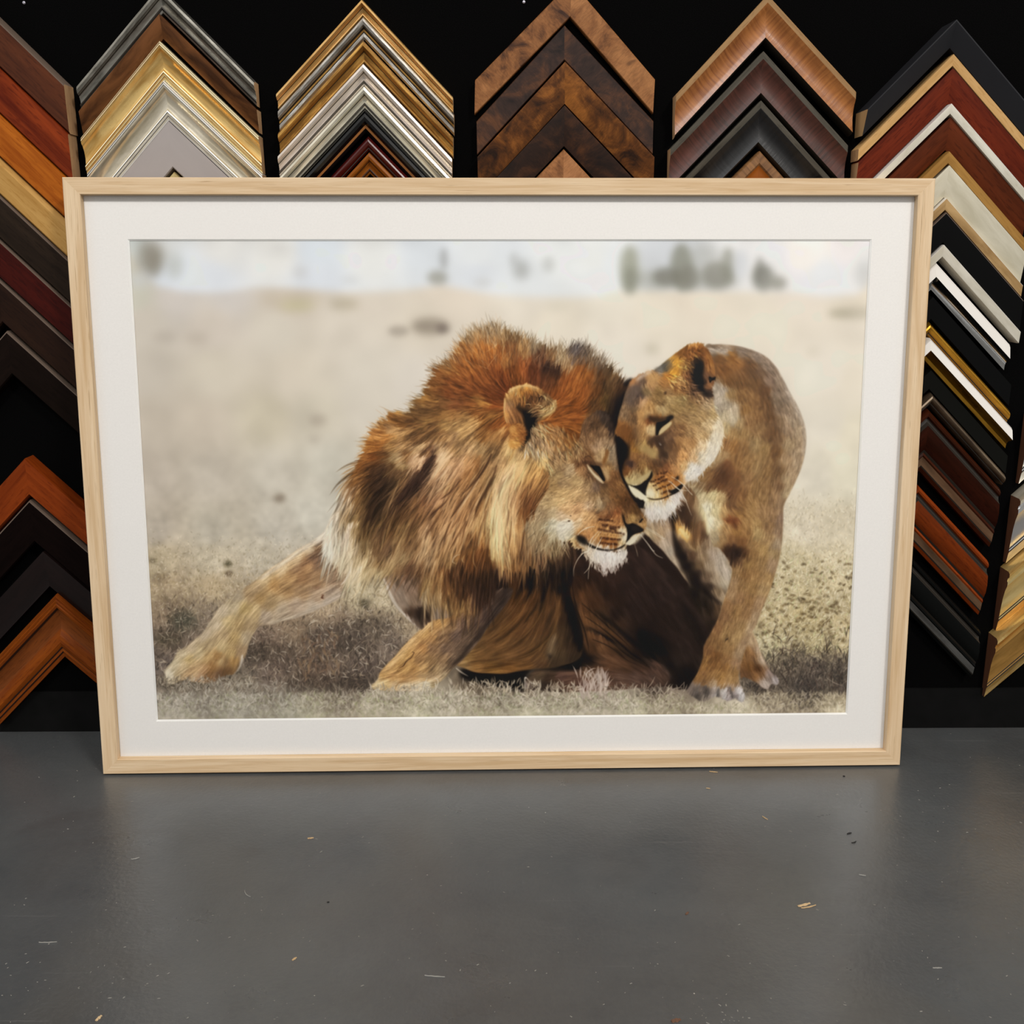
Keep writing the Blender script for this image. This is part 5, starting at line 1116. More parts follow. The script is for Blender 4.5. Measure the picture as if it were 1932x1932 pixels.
CAN[:] = detail('''0a0908 .95 2 990 770 1002 778 1010 790 1012 805 1008 818 1000 830 992 840 984 846 988 832 992 815 990 798 988 784
171008 .8 2.2 972 762 985 762 998 768 1000 780 990 786 980 778 974 770
8c6238 .5 2.5 972 762 984 758 1000 764 1016 760 1030 766 1020 776 1006 780 994 776 982 772
b07438 .8 2.5 968 802 978 804 988 810 992 820 990 832 984 842 974 848 964 846 960 834 964 820 961 812
d8a05c .7 1.2 964 806 974 806 972 816 966 820 961 814
e0a458 .6 2 964 832 974 828 982 834 980 844 970 848 960 844
7c4c20 .6 2 982 808 990 814 991 826 986 836 980 834 985 820
7a4a22 .45 1.2 966 824 976 826 986 824 980 829 968 828
100c0a .5 2 986 842 994 836 990 850 980 856 978 850
e4b478 .8 .7 952 752 951 775 955 796 958 800 953 780 955 760
e8bc80 .7 .9 958 744 962 736 975 730 992 727 1008 730 1018 736 1006 733 990 731 974 735 964 741''', CAN)
hairs(160, poly(pts('1005 742 1030 748 1046 762 1044 776 1028 786 1012 784 1006 770'), 2), field('1010 750 6a4828 1030 760 a07c50 1040 775 c8a06c 1020 780 8c6a44'), flow('1010 750 40 1040 760 60 1030 780 150 1015 770 170'), length=(8, 20), width=(.9, 1.6), jit=.4, alpha=.6, curl=.3, seed=61)
hairs(120, poly(pts('965 742 990 734 1012 742 1005 760 980 762 968 758'), 2), field('970 745 b07c44 990 740 a87034 1005 748 7c5028'), flow('970 745 85 1005 745 80'), length=(8, 18), width=(.9, 1.4), jit=.35, alpha=.5, curl=.3, seed=62)
hairs(90, poly(pts('966 806 988 808 990 832 976 844 964 838'), 2), field('968 815 c88c4c 985 820 8c5424 972 838 d89c5c'), flow('975 820 25'), length=(6, 14), width=(1, 1.6), jit=.25, alpha=.5, curl=.3, seed=63)
curve_strokes('''e8cc98 1.2 .8 1016 766 1022 768 1024 772
d8b478 1.6 .7 1024 788 1038 782 1050 768
c89c60 1.4 .7 1030 770 1042 768 1050 764
caa468 1.2 .6 1010 776 1022 776 1034 778
e0bc84 1.1 .8 992 765 998 764 1002 766
c8a070 1.1 .6 1020 782 1030 776 1040 770
d2ac74 1.4 .6 1018 745 1032 752 1044 762
100c08 1.4 .7 1016 760 1020 752 1024 748
e4b068 2 .6 972 850 966 862 960 872
8c5a28 1.4 .5 968 828 980 830 990 828
e8b86c 1.6 .5 966 836 974 838 982 838''')
# ---- lion's face
FM, FF, FB = layer('''1094 828 1100 800 1118 782 1140 776 1158 795 1163 830 1166 860 1169 890 1178 912 1190 936 1201 952 1212 968 1219 980 1221 992 1216 1001 1208 1012 1198 1025 1189 1029 1182 1030 1184 1045 1182 1052 1174 1062 1160 1070 1148 1073 1141 1077 1134 1071 1126 1066 1114 1056 1103 1043 1085 1036 1073 1024 1053 1024 1038 1026 1026 1013 1015 988 1010 970 1018 950 1031 930 1038 906 1036 885 1045 868 1060 855 1078 848''',
'''1109 813 7a5a3c 1126 800 64492f 1142 818 765a3e 1150 835 94785a 1156 850 a08a6e 1160 866 9a8468 1109 835 8c6a48 1126 846 a88868 1136 860 b09068 1096 850 80603e 1076 866 8c6c48 1109 860 7c5834 1104 873 5c3c24 1092 873 6c4a2c 1140 790 4c3c30 1155 810 3a2c24 1158 780 1a120e
1059 879 a48660 1051 896 9c8058 1076 888 b09470 1097 886 b08458 1112 896 7c5c3c 1066 912 a88a64 1046 916 a48458 1089 909 b49468 1109 916 9a7c58 1126 921 7c6450 1139 926 785a38 1155 912 785430 1167 896 74512e 1175 912 7c5832 1175 946 6c4824 1159 937 7a5630 1192 946 5c3c1e 1200 962 60421f 1184 962 6a4826 1213 970 5a3e20 1163 876 8a7054 1150 880 a07c50
1066 932 c09c6c 1083 937 cca474 1053 946 c8a474 1034 954 b89a70 1101 942 b89468 1121 939 8c704e 1068 959 d4a878 1092 959 d4a476 1109 954 c4a07c 1134 954 a08868 1142 945 8a6c4a 1150 959 8a6440 1059 974 d0b08c 1043 970 c4aa84 1026 970 a88e6c 1084 979 dcae80 1106 975 d8aa78 1122 975 c49868 1134 975 8c6440 1150 975 7c5230 1165 970 8c5830
1043 992 c8bca0 1059 995 ddd2bc 1076 992 d9ceb8 1089 990 d8b890 1106 992 d0a070 1121 989 c89460 1059 1012 d4c8b0 1043 1012 b8a888 1073 1012 d0c4a8 1026 995 9c8868 1079 1023 c8a878 1097 1007 b88450 1112 1008 c8905c 1050 1022 8c7450 1030 1010 8c7454
1134 989 a87848 1150 987 b88450 1167 984 b07a48 1142 1008 d0a068 1159 1012 d4a468 1175 1008 dcc098 1180 1017 d8c8a8 1142 1020 a87038 1159 1025 9a6430 1172 1023 c8a878 1128 1000 c8935a 1192 979 a88450 1205 980 8a6c44 1215 987 b08858 1180 975 7c5a34 1215 978 6a4a28
1142 1048 d8ccc0 1159 1052 dcd0c4 1126 1045 d8ccbc 1175 1045 d8ccbe 1142 1070 d4c4b8 1112 1045 ccb8a0 1101 1038 c8b090 1120 1060 d0c0ae 1165 1066 d0c2b6''',
'1110 800 100 1150 820 120 1160 860 110 1110 850 60 1070 865 150 1050 890 170 1060 920 165 1080 900 160 1040 950 170 1020 970 120 1030 1000 110 1060 990 165 1050 1015 130 1080 960 150 1100 930 140 1110 880 30 1130 900 60 1140 930 50 1170 930 50 1200 960 55 1160 960 60 1130 970 150 1150 990 160 1130 1010 100 1160 1010 90 1140 1050 88 1120 1060 75 1170 1055 100 1160 1070 95', warp=2.4, fine=.06, coarse=.035, mottle=.035, seed=14, edge=2.0, length=4, power=5,
inner='''6c4a2c .6 3 1082 870 1098 866 1118 876 1136 878 1150 876 1140 884 1115 884 1096 880
6e5238 .5 3 1100 880 1112 890 1124 905 1138 918 1142 925 1128 918 1112 905''')
FD = '''0c0a08 .97 .8 1113 878 1121 880 1131 881 1136 889 1140 898 1143 906 1140 910 1134 903 1128 895 1120 887
3c281a .6 1.6 1096 870 1110 872 1124 874 1138 876 1134 880 1118 879 1104 877
d8c09a .95 .8 1108 877 1114 884 1122 894 1132 903 1140 913 1136 913 1126 905 1117 895 1111 887
5c4028 .6 1.2 1108 884 1116 896 1126 908 1136 915 1128 912 1116 902
d0ac7c .8 1.6 1137 884 1144 888 1149 896 1151 904 1148 910 1144 906 1141 897
3a2818 .5 1.6 1136 914 1144 914 1152 916 1144 920 1136 919
7a4e20 .75 1.3 1145 848 1150 854 1148 862 1144 872 1140 878 1138 870 1142 860
5a4030 .5 1 1060 889 1066 885 1068 886 1062 891
0f0c0a .97 1 1174.5 973 1178 978 1181 987 1186 991 1194 989 1204 993 1215 1001 1210 1006 1200 1009 1192 1014 1186 1022 1181 1027 1183 1018 1184 1008 1182 998 1178 989
4a3a38 .5 2 1190 995 1200 994 1208 1000 1198 1004
1c1411 .9 .7 1206 987 1212 980 1214 982 1209 988
ddd2b6 .95 .9 1208 1009 1202 1018 1196 1026 1189 1030 1182 1029 1182 1026 1189 1020 1196 1014
14100d .95 1.8 1088 1013 1093 1011 1103 1015 1110 1024 1108 1030 1102 1030 1093 1025 1089 1020
8c5c2c .6 1.4 1084 1020 1092 1030 1104 1037 1098 1038 1088 1032
1a1410 .9 .9 1108 1026 1118 1030 1128 1035 1142 1038 1158 1038 1172 1033 1180 1028 1178 1033 1168 1038 1154 1041 1138 1041 1124 1038 1112 1033
e6dcc4 .6 2 1170 1000 1180 1008 1180 1020 1174 1026 1176 1014
dcd2be .3 5 1062 998 18 9
2c2018 .8 .6 1074 985 2.6 1.5
2c2018 .7 .6 1077 975 1.5 1.5
e8e0d8 .5 2.5 1140 1052 20 10'''
def dots(rows, col, r0, seed, a=.85):
    r = np.random.default_rng(seed); P = []; W = []
    for x0, y0, x1, y1, n in rows:
        for i in range(n):
            t = (i+.5)/n; x = x0+(x1-x0)*t+r.normal(0, .6)-PX0; y = y0+(y1-y0)*t+r.normal(0, .7)-PY0
            P.append([[x-1, y-.3], [x, y], [x+1.2, y+.4]]); W.append(r.uniform(*r0))
    strokes(np.array(P), np.array(W), np.repeat(hexc(col)[None], len(P), 0), np.full(len(P), a))
hairs(600, FM*((YY+PY0 < 1036) & (XX+PX0 > 1100) & (YY+PY0 > 880)), FB, FF, length=(4, 9), width=(.7, 1.2), jit=.3, alpha=.35, curl=.5, seed=22)
hairs(900, FM*((XX+PX0 < 1120) & (YY+PY0 < 960)), FB, FF, length=(5, 11), width=(.7, 1.1), jit=.22, alpha=.35, curl=.5, seed=23)
CAN[:] = detail(FD, CAN)
dots([(1130, 981, 1158, 985, 6), (1136, 992, 1170, 997, 7), (1128, 1000, 1180, 1010, 10), (1134, 1017, 1172, 1020, 9), (1132, 1026, 1166, 1029, 8), (1150, 996, 1164, 1004, 4)], '33190c', (2.6, 4.8), 1, 2.2)
dots([(1128, 975, 1160, 978, 6), (1130, 1009, 1176, 1014, 9)], '7a4820', (2.4, 3.6), 2, .9)
dots([(1140, 1042, 1172, 1043, 7)], '2a1c14', (1.6, 2.4), 3, .8)
ch = poly(pts('1100 1042 1125 1044 1160 1046 1183 1040 1183 1056 1160 1076 1141 1082 1125 1071 1108 1054'), 1)
hairs(420, ch, FB, FF, length=(6, 14), width=(.8, 1.4), jit=.13, alpha=.5, curl=.25, seed=21, bright=.03)
ruff = poly(pts('1000 975 1020 965 1040 990 1060 1010 1075 1026 1050 1040 1030 1035 1012 1020 1004 1000'), 3)
hairs(420, ruff, FB, flow('1010 980 110 1030 1010 105 1060 1025 80 1040 990 140'), length=(14, 30), width=(.8, 1.5), jit=.2, alpha=.5, curl=.3, seed=24)
jn = poly(pts('1005 800 1035 800 1070 812 1095 835 1100 850 1085 862 1060 865 1040 880 1024 878 1010 862 994 850 990 840 1002 826'), 3)
JB = field('''1000 845 b09878 1010 835 8c7258 1020 850 c8a678 1035 840 a88460 1050 830 8c6840 1060 845 a07c54 1075 840 8c683c 1090 845 9c7850 1070 825 8a5f30 1040 815 a0764a 1020 810 b89468 1025 870 c09c68 1040 870 8c6c48''')
hairs(800, jn, JB, flow('1010 810 60 1040 815 50 1080 830 60 1010 850 75 1040 850 75 1030 870 60 1080 850 80'), length=(12, 26), width=(.9, 1.7), jit=.38, alpha=.6, curl=.3, seed=25)
curve_strokes('''e8dcc4 1.1 .9 1122 995 1108 998 1096 1005 1090 1012
e8dcc4 1.2 .9 1134 1005 1120 1024 1112 1040 1100 1046 1090 1058 1083 1075 1083 1090
e8dcc4 1.3 .9 1130 1004 1116 1020 1110 1040 1111 1048
e6d8c0 1.2 .9 1134 1020 1122 1045 1112 1072 1102 1084
e6d8c0 1.1 .9 1136 1016 1126 1035 1116 1052 1111 1080 1110 1095
dcccb0 1 .7 1143 1028 1141 1040
dcccb0 1 .7 1150 1028 1150 1042
dcccb0 1 .7 1157 1026 1158 1040
e0d4c0 1.1 .8 1207 1009 1218 1022 1230 1038 1236 1042
e0d4c0 1.1 .8 1210 1010 1225 1030 1238 1048 1252 1055
dccfb8 1 .7 1218 997 1232 1006 1248 1016 1256 1018
dccfb8 1 .6 1220 996 1240 1008 1252 1016
c8b89c 1 .6 1198 1030 1202 1042 1204 1052
4a3626 1.2 .7 1100 868 1110 862 1118 866''')
CAN[:] = detail('''0d0908 .9 2.5 1164 765 1176 745 1184 738 1180 760 1172 785 1166 815 1168 845 1176 880 1184 905 1190 920 1180 915 1170 885 1163 850 1160 810 1160 785
241710 .6 3 1148 765 1166 745 1172 760 1164 800 1160 830 1156 800''', CAN)
# ---- lioness's head
GM, GF, GB = layer('''1186 730 1192 719 1208 708 1229 700 1244 693 1264 677 1285 661 1301 652 1314 648 1327 651 1339 663 1347 681 1351 702 1352 717 1346 733 1348 756 1352 778 1362 793 1367 812 1364 835 1357 855 1347 872 1333 885 1318 901 1304 909 1294 916 1289 930 1283 946 1272 965 1258 979 1241 982 1225 980 1219 965 1217 949 1210 945 1196 935 1185 916 1179 905 1174 885 1179 868 1183 848 1177 833 1161 820 1165 804 1168 785 1175 764 1180 744''',
'''1202 733 6f5c4c 1192 754 6a5644 1181 781 80664a 1171 812 8a5e30 1181 820 7a4e22 1194 828 6e4a26 1196 785 7a5c3c 1208 713 9c7450 1200 722 b08058 1214 720 6a5440 1227 712 c09468 1239 708 b88c5c 1229 729 b48a60 1256 723 a87844 1219 740 8c7450 1243 740 8e7044 1212 762 c8966a 1239 760 8a6c44 1227 768 ac8250 1210 745 5c4a40 1205 760 6a5442 1200 775 7a6246
1264 756 a08458 1285 756 9c8254 1305 768 9a7c50 1277 772 94784c 1248 775 b09468 1210 781 c0915c 1227 793 80502a 1243 789 8a5e30 1210 801 b48654 1231 812 d0ac7c 1208 822 a88050 1217 843 b49058 1202 839 94744a 1198 847 a07438 1190 840 7a5428 1222 780 c09a6a
1285 789 9a7a50 1310 793 a08258 1326 785 ac8c60 1339 805 c8aa80 1355 805 dcc8a8 1285 810 8a6640 1268 816 7c5c3c 1305 816 a8855a 1326 822 b8966a 1353 826 e0d0b4 1345 780 b09468 1340 765 b09470
1264 832 6c5038 1243 832 5c4630 1231 837 5c4028 1285 837 9c7448 1305 837 b48858 1326 843 d8b890 1343 847 e2d4bc 1233 855 a88858 1219 864 8a6640 1198 862 8a6238 1252 860 5e4630 1268 864 846240 1289 864 c08c58 1310 864 cca478 1326 864 d8c8ac 1339 867 dcd0bc
1192 878 6c4c34 1212 880 8c683c 1233 882 74502c 1181 888 7a5028 1256 884 7c5230 1275 884 cc9660 1291 880 d0a470 1305 884 d4ccbc 1316 888 d8d0c4 1297 899 d4ccbe 1202 903 ac9468 1223 893 a88c5c 1188 907 b49c6c
1243 901 a06c38 1264 901 b07840 1231 926 d0b07c 1229 934 d8c494 1254 919 b07a3c 1256 936 a87840 1275 909 a87038 1285 901 c08c54 1239 936 ccb07c 1202 932 ddcfa8 1212 940 e0d6b6 1195 925 ddcfa8
1243 959 dcd4c8 1264 951 e0d8cc 1229 963 d4c8bc 1239 975 c8bcae 1277 938 d8ccc0 1262 968 d0c4b8
1285 663 8a5c28 1314 650 c88c4c 1316 660 80501f 1336 665 7a4e24 1301 671 7c5024 1276 686 e0a040 1272 702 d49436 1258 710 c08038 1293 690 8a6434 1297 710 6a4424 1285 719 b08450 1281 729 9a6c3c 1318 686 24170c 1316 712 0c0806 1326 723 100a06 1339 681 8c5c2c 1345 698 9c6c3c 1335 714 6a4a30 1337 729 9a6c44 1310 735 5a3e28 1289 731 8a6238 1337 743 3a281c 1316 752 8c6c48 1339 760 b09470 1272 731 8a6034 1264 739 a07c50 1256 696 5c5648 1246 700 8c8478 1266 690 8a7048''',
'1200 730 110 1190 780 105 1175 815 100 1230 720 60 1270 700 -60 1310 665 -80 1335 690 80 1290 730 30 1320 750 45 1260 750 20 1300 780 15 1340 790 40 1220 800 100 1250 800 120 1280 810 30 1320 820 35 1350 830 110 1260 840 60 1220 850 95 1200 880 100 1240 880 70 1290 870 60 1330 860 130 1300 900 140 1250 910 20 1270 920 60 1210 930 90 1240 965 95 1265 955 80 1225 965 100', warp=2.0, fine=.055, coarse=.03, mottle=.035, seed=15, edge=1.2, length=4, power=5)
GD = '''0b0907 .95 2.2 1312 690 1322 680 1328 690 1326 715 1330 735 1338 748 1326 742 1316 730 1308 712
0f0b08 .8 2 1300 738 1312 736 1322 744 1314 742
b57f3e .5 1.4 1330 660 1340 672 1347 690 1350 710 1346 700 1338 680
0a0908 .95 .8 1339 712 1346 714 1352 712 1350 718 1344 720 1341 724
2a1c10 .75 1.8 1222 784 1232 788 1246 790 1258 788 1268 784 1270 790 1262 796 1250 798 1236 798 1226 794
0b0a0a .97 .9 1240 799 1250 797 1260 793 1266 791 1262 800 1252 806 1246 814 1243 822 1238 822 1238 810
0b0a0a .8 1.2 1258 790 1270 785 1272 790 1264 794
d4bc8c .9 .9 1266 797 1268 802 1260 811 1250 819 1244 823 1246 814 1253 806
d4b484 .6 2 1226 804 1234 803 1237 812 1236 824 1230 824 1226 816
4a3324 .7 2.2 1232 826 1244 824 1256 820 1266 812 1264 820 1252 828 1256 842 1248 850 1240 840 1232 834
3c281a .6 1.6 1244 846 1252 856 1262 866 1254 864 1246 856
b09460 .6 2.4 1208 842 1222 846 1234 852 1240 860 1232 866 1220 856 1208 852
e8e4dc .9 .6 1244 836 1249 841 1247 842
3a2a26 .7 1.2 1183 872 1190 871 1195 874 1193 884 1188 882 1182 878
1c1412 .6 1.6 1163 826 1172 836 1184 842 1186 852 1178 850 1170 840
7a5020 .5 3 1182 820 1194 824 1200 840 1196 850 1190 838
100b08 .9 2 1164 826 1172 830 1182 838 1188 850 1186 868 1180 872 1176 890 1170 880 1166 850
7c5228 .7 2.5 1168 804 1180 806 1190 816 1188 826 1176 826 1166 820
5a4430 .5 3 1196 790 1204 800 1206 820 1204 840 1198 830 1194 808
b88c58 .5 3 1206 772 1216 764 1228 768 1222 784 1212 800 1206 796
cda67c .55 2 1212 757 1220 750 1222 756 1214 768 1208 772
c89a60 .5 3 1222 700 1236 706 1244 716 1240 728 1228 732 1222 716
a88c5c .5 4 1214 840 1226 842 1236 850 1232 860 1220 856
3c2a1c .5 2.5 1236 824 1246 832 1254 848 1262 862 1254 864 1242 846
4a3626 .45 2 1230 870 1244 868 1258 876 1248 884 1236 880
5c4024 .4 3 1262 832 1280 838 1286 850 1274 856 1262 848
6a4a2c .4 3 1290 742 1306 750 1322 762 1310 762 1294 754
bca678 .85 1.4 1181 906 1190 908 1200 908 1212 900 1222 895 1230 888 1229 896 1222 904 1210 912 1198 916 1186 913
14100d .97 1 1184 914 1196 918 1208 916 1216 910 1224 904 1229 894 1231 890 1232 900 1226 910 1222 920 1220 930 1220 938 1216 936 1210 930 1202 924 1192 919
e2d8b8 .95 .9 1187 918 1194 922 1204 928 1214 934 1221 940 1212 945 1204 940 1194 932
e4dabc .7 2 1222 926 1230 922 1236 932 1236 940 1226 940 1220 934
1a1008 .8 .8 1220 940 1235 943 1250 941 1262 936 1275 930 1276 932 1262 939 1248 944 1232 945
0f0c0a .95 1.1 1264 929 1274 924 1284 916 1290 916 1288 922 1280 930 1270 934
140f0b .8 1.2 1276 902 1282 899 1282 906 1276 908
3a2818 .7 1 1254 742 1258 740 1259 745 1255 746
6a5a50 .5 3 1190 735 1204 720 1216 716 1210 735 1200 755 1188 770 1184 755
e6d8d0 .6 1.5 1200 716 1214 708 1230 700 1232 702 1216 712 1204 720
c88a50 .7 1.5 1190 725 1196 717 1206 711 1200 720 1192 728
6a6660 .6 1.6 1236 697 1252 690 1264 680 1264 688 1250 698 1240 702
e8e4d8 .5 2.5 1232 952 1250 950 1262 955 1250 966 1234 966'''
hairs(900, GM*((YY+PY0 > 740) & (YY+PY0 < 900)), GB, GF, length=(4, 10), width=(.7, 1.1), jit=.25, alpha=.32, curl=.5, seed=32)
CAN[:] = detail(GD, CAN)
dots([(1228, 912, 1256, 900, 7), (1232, 919, 1262, 905, 8), (1238, 927, 1270, 912, 8), (1248, 934, 1268, 926, 5), (1240, 896, 1262, 893, 4)], '361d0c', (2.2, 3.8), 5, 2.0)
hairs(500, poly(pts('1219 947 1240 947 1265 938 1286 930 1282 948 1268 966 1255 976 1228 976 1220 964'), 1), GB, flow('1230 960 95 1260 950 80 1275 945 60'), length=(8, 22), width=(.8, 1.4), jit=.12, alpha=.5, curl=.25, seed=31)
hairs(240, poly(pts('1262 715 1280 705 1296 715 1310 735 1330 752 1340 764 1320 760 1296 748 1276 736'), 3), GB, flow('1280 720 40 1320 750 40'), length=(8, 20), width=(.9, 1.5), jit=.4, alpha=.6, curl=.4, seed=33, bright=.15)
hairs(180, poly(pts('1285 680 1310 660 1325 670 1310 690 1300 710 1288 716'), 3), GB, flow('1290 690 60 1310 680 40'), length=(7, 16), width=(.9, 1.3), jit=.4, alpha=.5, curl=.5, seed=34, bright=.15)
hairs(260, poly(pts('1355 800 1366 812 1362 838 1350 862 1336 880 1320 898 1300 908 1304 898 1330 870 1346 840 1352 815'), 1.5), GB, flow('1360 820 70 1345 860 110 1310 900 90'), length=(7, 16), width=(.8, 1.2), jit=.08, alpha=.5, curl=.3, seed=35)
curve_strokes('''e8e0d0 1.1 .9 1268 901 1280 908 1292 918 1302 930 1308 936
e8e0d0 1.1 .9 1262 909 1274 918 1286 930 1294 945 1300 960 1306 975
e0d4bc 1 .8 1266 910 1280 924 1300 928
e0d4bc 1 .7 1258 918 1262 932 1264 945
dcd0b8 1 .7 1244 925 1241 940
dcd0b8 1 .7 1250 924 1250 938
c8b088 1 .7 1268 966 1274 980 1282 996
c8b088 1 .6 1276 960 1284 985 1292 1000''')
# ---- turf over the feet
grass(700, 296, 1270, 1300, 1345, (9, 20), (1, 2), ['8a7e70', '9c9080', '6e6458', 'a89c88'], .55, 101, spread=.7)
for q, (x0, x1, cols, dks) in enumerate([(296, 560, ['b4aca0', 'c8beb0', '9c9488', 'a8a884', 'd0c8ba'], ['6e665c', '5e5a4c', '80786a']),
        (560, 830, ['c0b4a0', 'd4c8b4', 'b0a890', 'b4b884', 'dcd0bc'], ['847a68', '6c6450', '94886c']),
        (830, 1200, ['c8bca8', 'dccfbc', 'b8ac98', 'b4b88c', 'e4d8c8'], ['84786a', '5e5446', '988c74']),
        (1200, 1290, ['c4b8a0', 'd8ccb4', 'b4aa90', 'b0b080', 'e0d2bc'], ['7c705e', '5c5242', '948870']),
        (1290, 1415, ['c4b8a0', 'd8ccb4', 'b4aa90', 'b0b080', 'e0d2bc'], ['7c705e', '5c5242', '948870']),
        (1415, 1600, ['ccbc9c', 'e0d0b4', 'b8a88c', 'd8c8a4', 'ecdcc4'], ['9c8c74', '7c6e5a', 'a89878'])]):
    r_ = [[x0, x1]]
    ya = 1334 if x0 == 1290 else 1312
    grass(int((x1-x0)*2.2*(1366-ya)/54), x0, x1, ya, 1362, (8, 18), (1.2, 2.6), dks, .42, 110+q, spread=.9, mix=.3)
    grass(int((x1-x0)*4.4*(1366-ya)/54), x0, x1, ya, 1366, (7, 17), (1.0, 2.4), cols, .55, 120+q, spread=.8, mix=.3)
grass(130, 850, 980, 1290, 1318, (12, 22), (1, 2), ['c8b8a0', 'b0a088', 'dccdb8'], .8, 131, spread=.5)
grass(90, 1090, 1145, 1275, 1325, (18, 40), (1.4, 2.8), ['c8b4a4', 'dccabc', 'a8968a', 'b8a498'], .85, 132, spread=.25)
grass(130, 980, 1090, 1292, 1322, (10, 22), (1, 2), ['c8b8a0', 'a89884', 'd4c6b0'], .75, 133, spread=.5)
grass(120, 1145, 1290, 1300, 1326, (12, 24), (1, 1.8), ['a89888', 'c4b4a0', '8c8070'], .7, 134, spread=.6)
grass(70, 1300, 1420, 1330, 1345, (8, 16), (1, 1.8), ['c0b49c', 'a89c84', 'd4c8ac'], .75, 135, spread=.6)
grass(140, 690, 850, 1300, 1320, (8, 18), (1, 1.8), ['c8baa4', 'a89a86', 'dccfba'], .75, 136, spread=.6)
grass(160, 330, 560, 1290, 1312, (8, 18), (1, 1.8), ['a89e90', 'c0b6a6', '8c8274'], .7, 137, spread=.7)
curve_strokes('''d8c8b4 2 .85 860 1262 870 1270 884 1278
e0d4c0 1.6 .8 795 1312 800 1295 806 1280
e0d0b4 1.4 .8 815 1310 824 1298 826 1286 820 1280
d8ccbc 1.6 .8 992 1300 990 1286 992 1280 1002 1290 1012 1292
c8b8a0 1.2 .7 1222 1300 1230 1290 1236 1278
c8b8a0 1.2 .7 1252 1312 1262 1302 1270 1292
b8a898 1.2 .6 1560 1280 1575 1290 1592 1296''')

w_ = np.clip((YY+PY0-1330)/28, 0, 1)[..., None]*.8
CAN[:] = CAN*(1-w_)+blur(CAN, 1.6)*w_
CAN[:] = blur(CAN, .5)
CAN[:] = np.clip(CAN+.03*np.sin(2*np.pi*(CAN-.5))*(CAN < .9), 0, 1)

CAN[:] = CAN+(CAN.mean(-1, keepdims=True)-CAN)*.09
# ================================================================ the print itself: a fine sheet carrying the picture in its surface colours
PRINT_GAIN = 1.05
NX, NZ = 1400, 930
px0, px1, pz0, pz1 = OX0+.0005, OX1-.0005, OZ0+.0005, OZ1-.0005
us = np.linspace(px0, px1, NX); vs = np.linspace(pz0, pz1, NZ)
UU, VV = np.meshgrid(us, vs)
# where a point of the sheet lies on the painted raster (a plane-to-plane map)
q4 = [(OX0+.0022, OZ1-.0022, 243.3, 455.6), (OX1-.0022, OZ1-.0022, 1643.6, 454.6), (OX1-.0022, OZ0+.0022, 1594.6, 1345.0), (OX0+.0022, OZ0+.0022, 297.6, 1358.6)]
A_, b_ = [], []
for u, v, x, y in q4:
    A_ += [[u, v, 1, 0, 0, 0, -u*x, -v*x], [0, 0, 0, u, v, 1, -u*y, -v*y]]; b_ += [x, y]
hm = np.linalg.solve(np.array(A_), np.array(b_))
den = hm[6]*UU+hm[7]*VV+1
RX = (hm[0]*UU+hm[1]*VV+hm[2])/den-PX0; RY = (hm[3]*UU+hm[4]*VV+hm[5])/den-PY0
pc = samp(CAN, RY, RX)
pc = np.clip(pc, 0, 1)
lc = np.where(pc <= 0.04045, pc/12.92, ((pc+0.055)/1.055)**2.4)*PRINT_GAIN
lc = np.clip(lc-.006, 0, .93)
rgba = np.ones((NX*NZ, 4), np.float32); rgba[:, :3] = lc.reshape(-1, 3)
me = bpy.data.meshes.new('print')
me.vertices.add(NX*NZ)
co = np.zeros((NX*NZ, 3), np.float32); co[:, 0] = UU.ravel(); co[:, 1] = .0156; co[:, 2] = VV.ravel()
me.vertices.foreach_set('co', co.ravel())
ii = (np.arange(NZ-1)[:, None]*NX+np.arange(NX-1)[None]).ravel()
fc = np.stack([ii, ii+1, ii+NX+1, ii+NX], -1).astype(np.int32)
nf = len(fc)
me.loops.add(nf*4); me.polygons.add(nf)
me.loops.foreach_set('vertex_index', fc.ravel())
me.polygons.foreach_set('loop_start', np.arange(nf, dtype=np.int32)*4)
me.update(calc_edges=True); me.validate()
at = me.color_attributes.new('picture', 'FLOAT_COLOR', 'POINT')
at.data.foreach_set('color', rgba.ravel())
k = NT('photo_paper'); ca = k.n('ShaderNodeAttribute'); ca.attribute_name = 'picture'
k.l(ca.outputs['Color'], k.b.inputs['Base Color']); k.set('Roughness', 0.6); k.set('Specular IOR Level', 0.15)
me.materials.append(k.m)
pr = bpy.data.objects.new('print', me); COL.objects.link(pr); pr.parent = pic
pr['label'] = 'colour photograph of a lion and a lioness leaning heads together on dry grass'
# ================================================================ litter on the floor
def chip(name, px, py, ln, wd, rot, mat, label, cat, group=None, curl=0.0):
    """a splinter lying on the floor; px, py on the floor in metres"""
    V, F = [], []; n = 7
    for i in range(n):
        t = i/(n-1)-.5; wv = wd*(1-abs(t)**2.2*2.2)*(.8+.3*math.sin(i*2.3)); y = curl*ln*(t*t)
        h = .0006+.0006*math.cos(i*1.7)**2
        for sx, z in ((-1, 0), (-.8, h), (.8, h), (1, 0)): V.append((t*ln, y+sx*wv*.5, z))
    for i in range(n-1):
        for j in range(4): a = i*4+j; b = i*4+(j+1) % 4; F.append((a, b, b+4, a+4))
    F += [(0, 3, 2, 1), tuple(range((n-1)*4, n*4))]
    o = mesh_obj(name, V, F, [mat]); bm_fix(o); o.location = (px, py, 0.0003); o.rotation_euler = (0, 0, rot)
    o['label'] = label; o['category'] = cat
    if group: o['group'] = group
    return o
CHIP = wood('pale_chip', 'd0b48c', 'b8966a', 0.8); CHIPW = plain('white_fibre', '98958e', 0.8); CHIPD = plain('dark_crumb', '1c1816', 0.8); CHIPR = plain('brown_crumb', '6a4a36', 0.8)
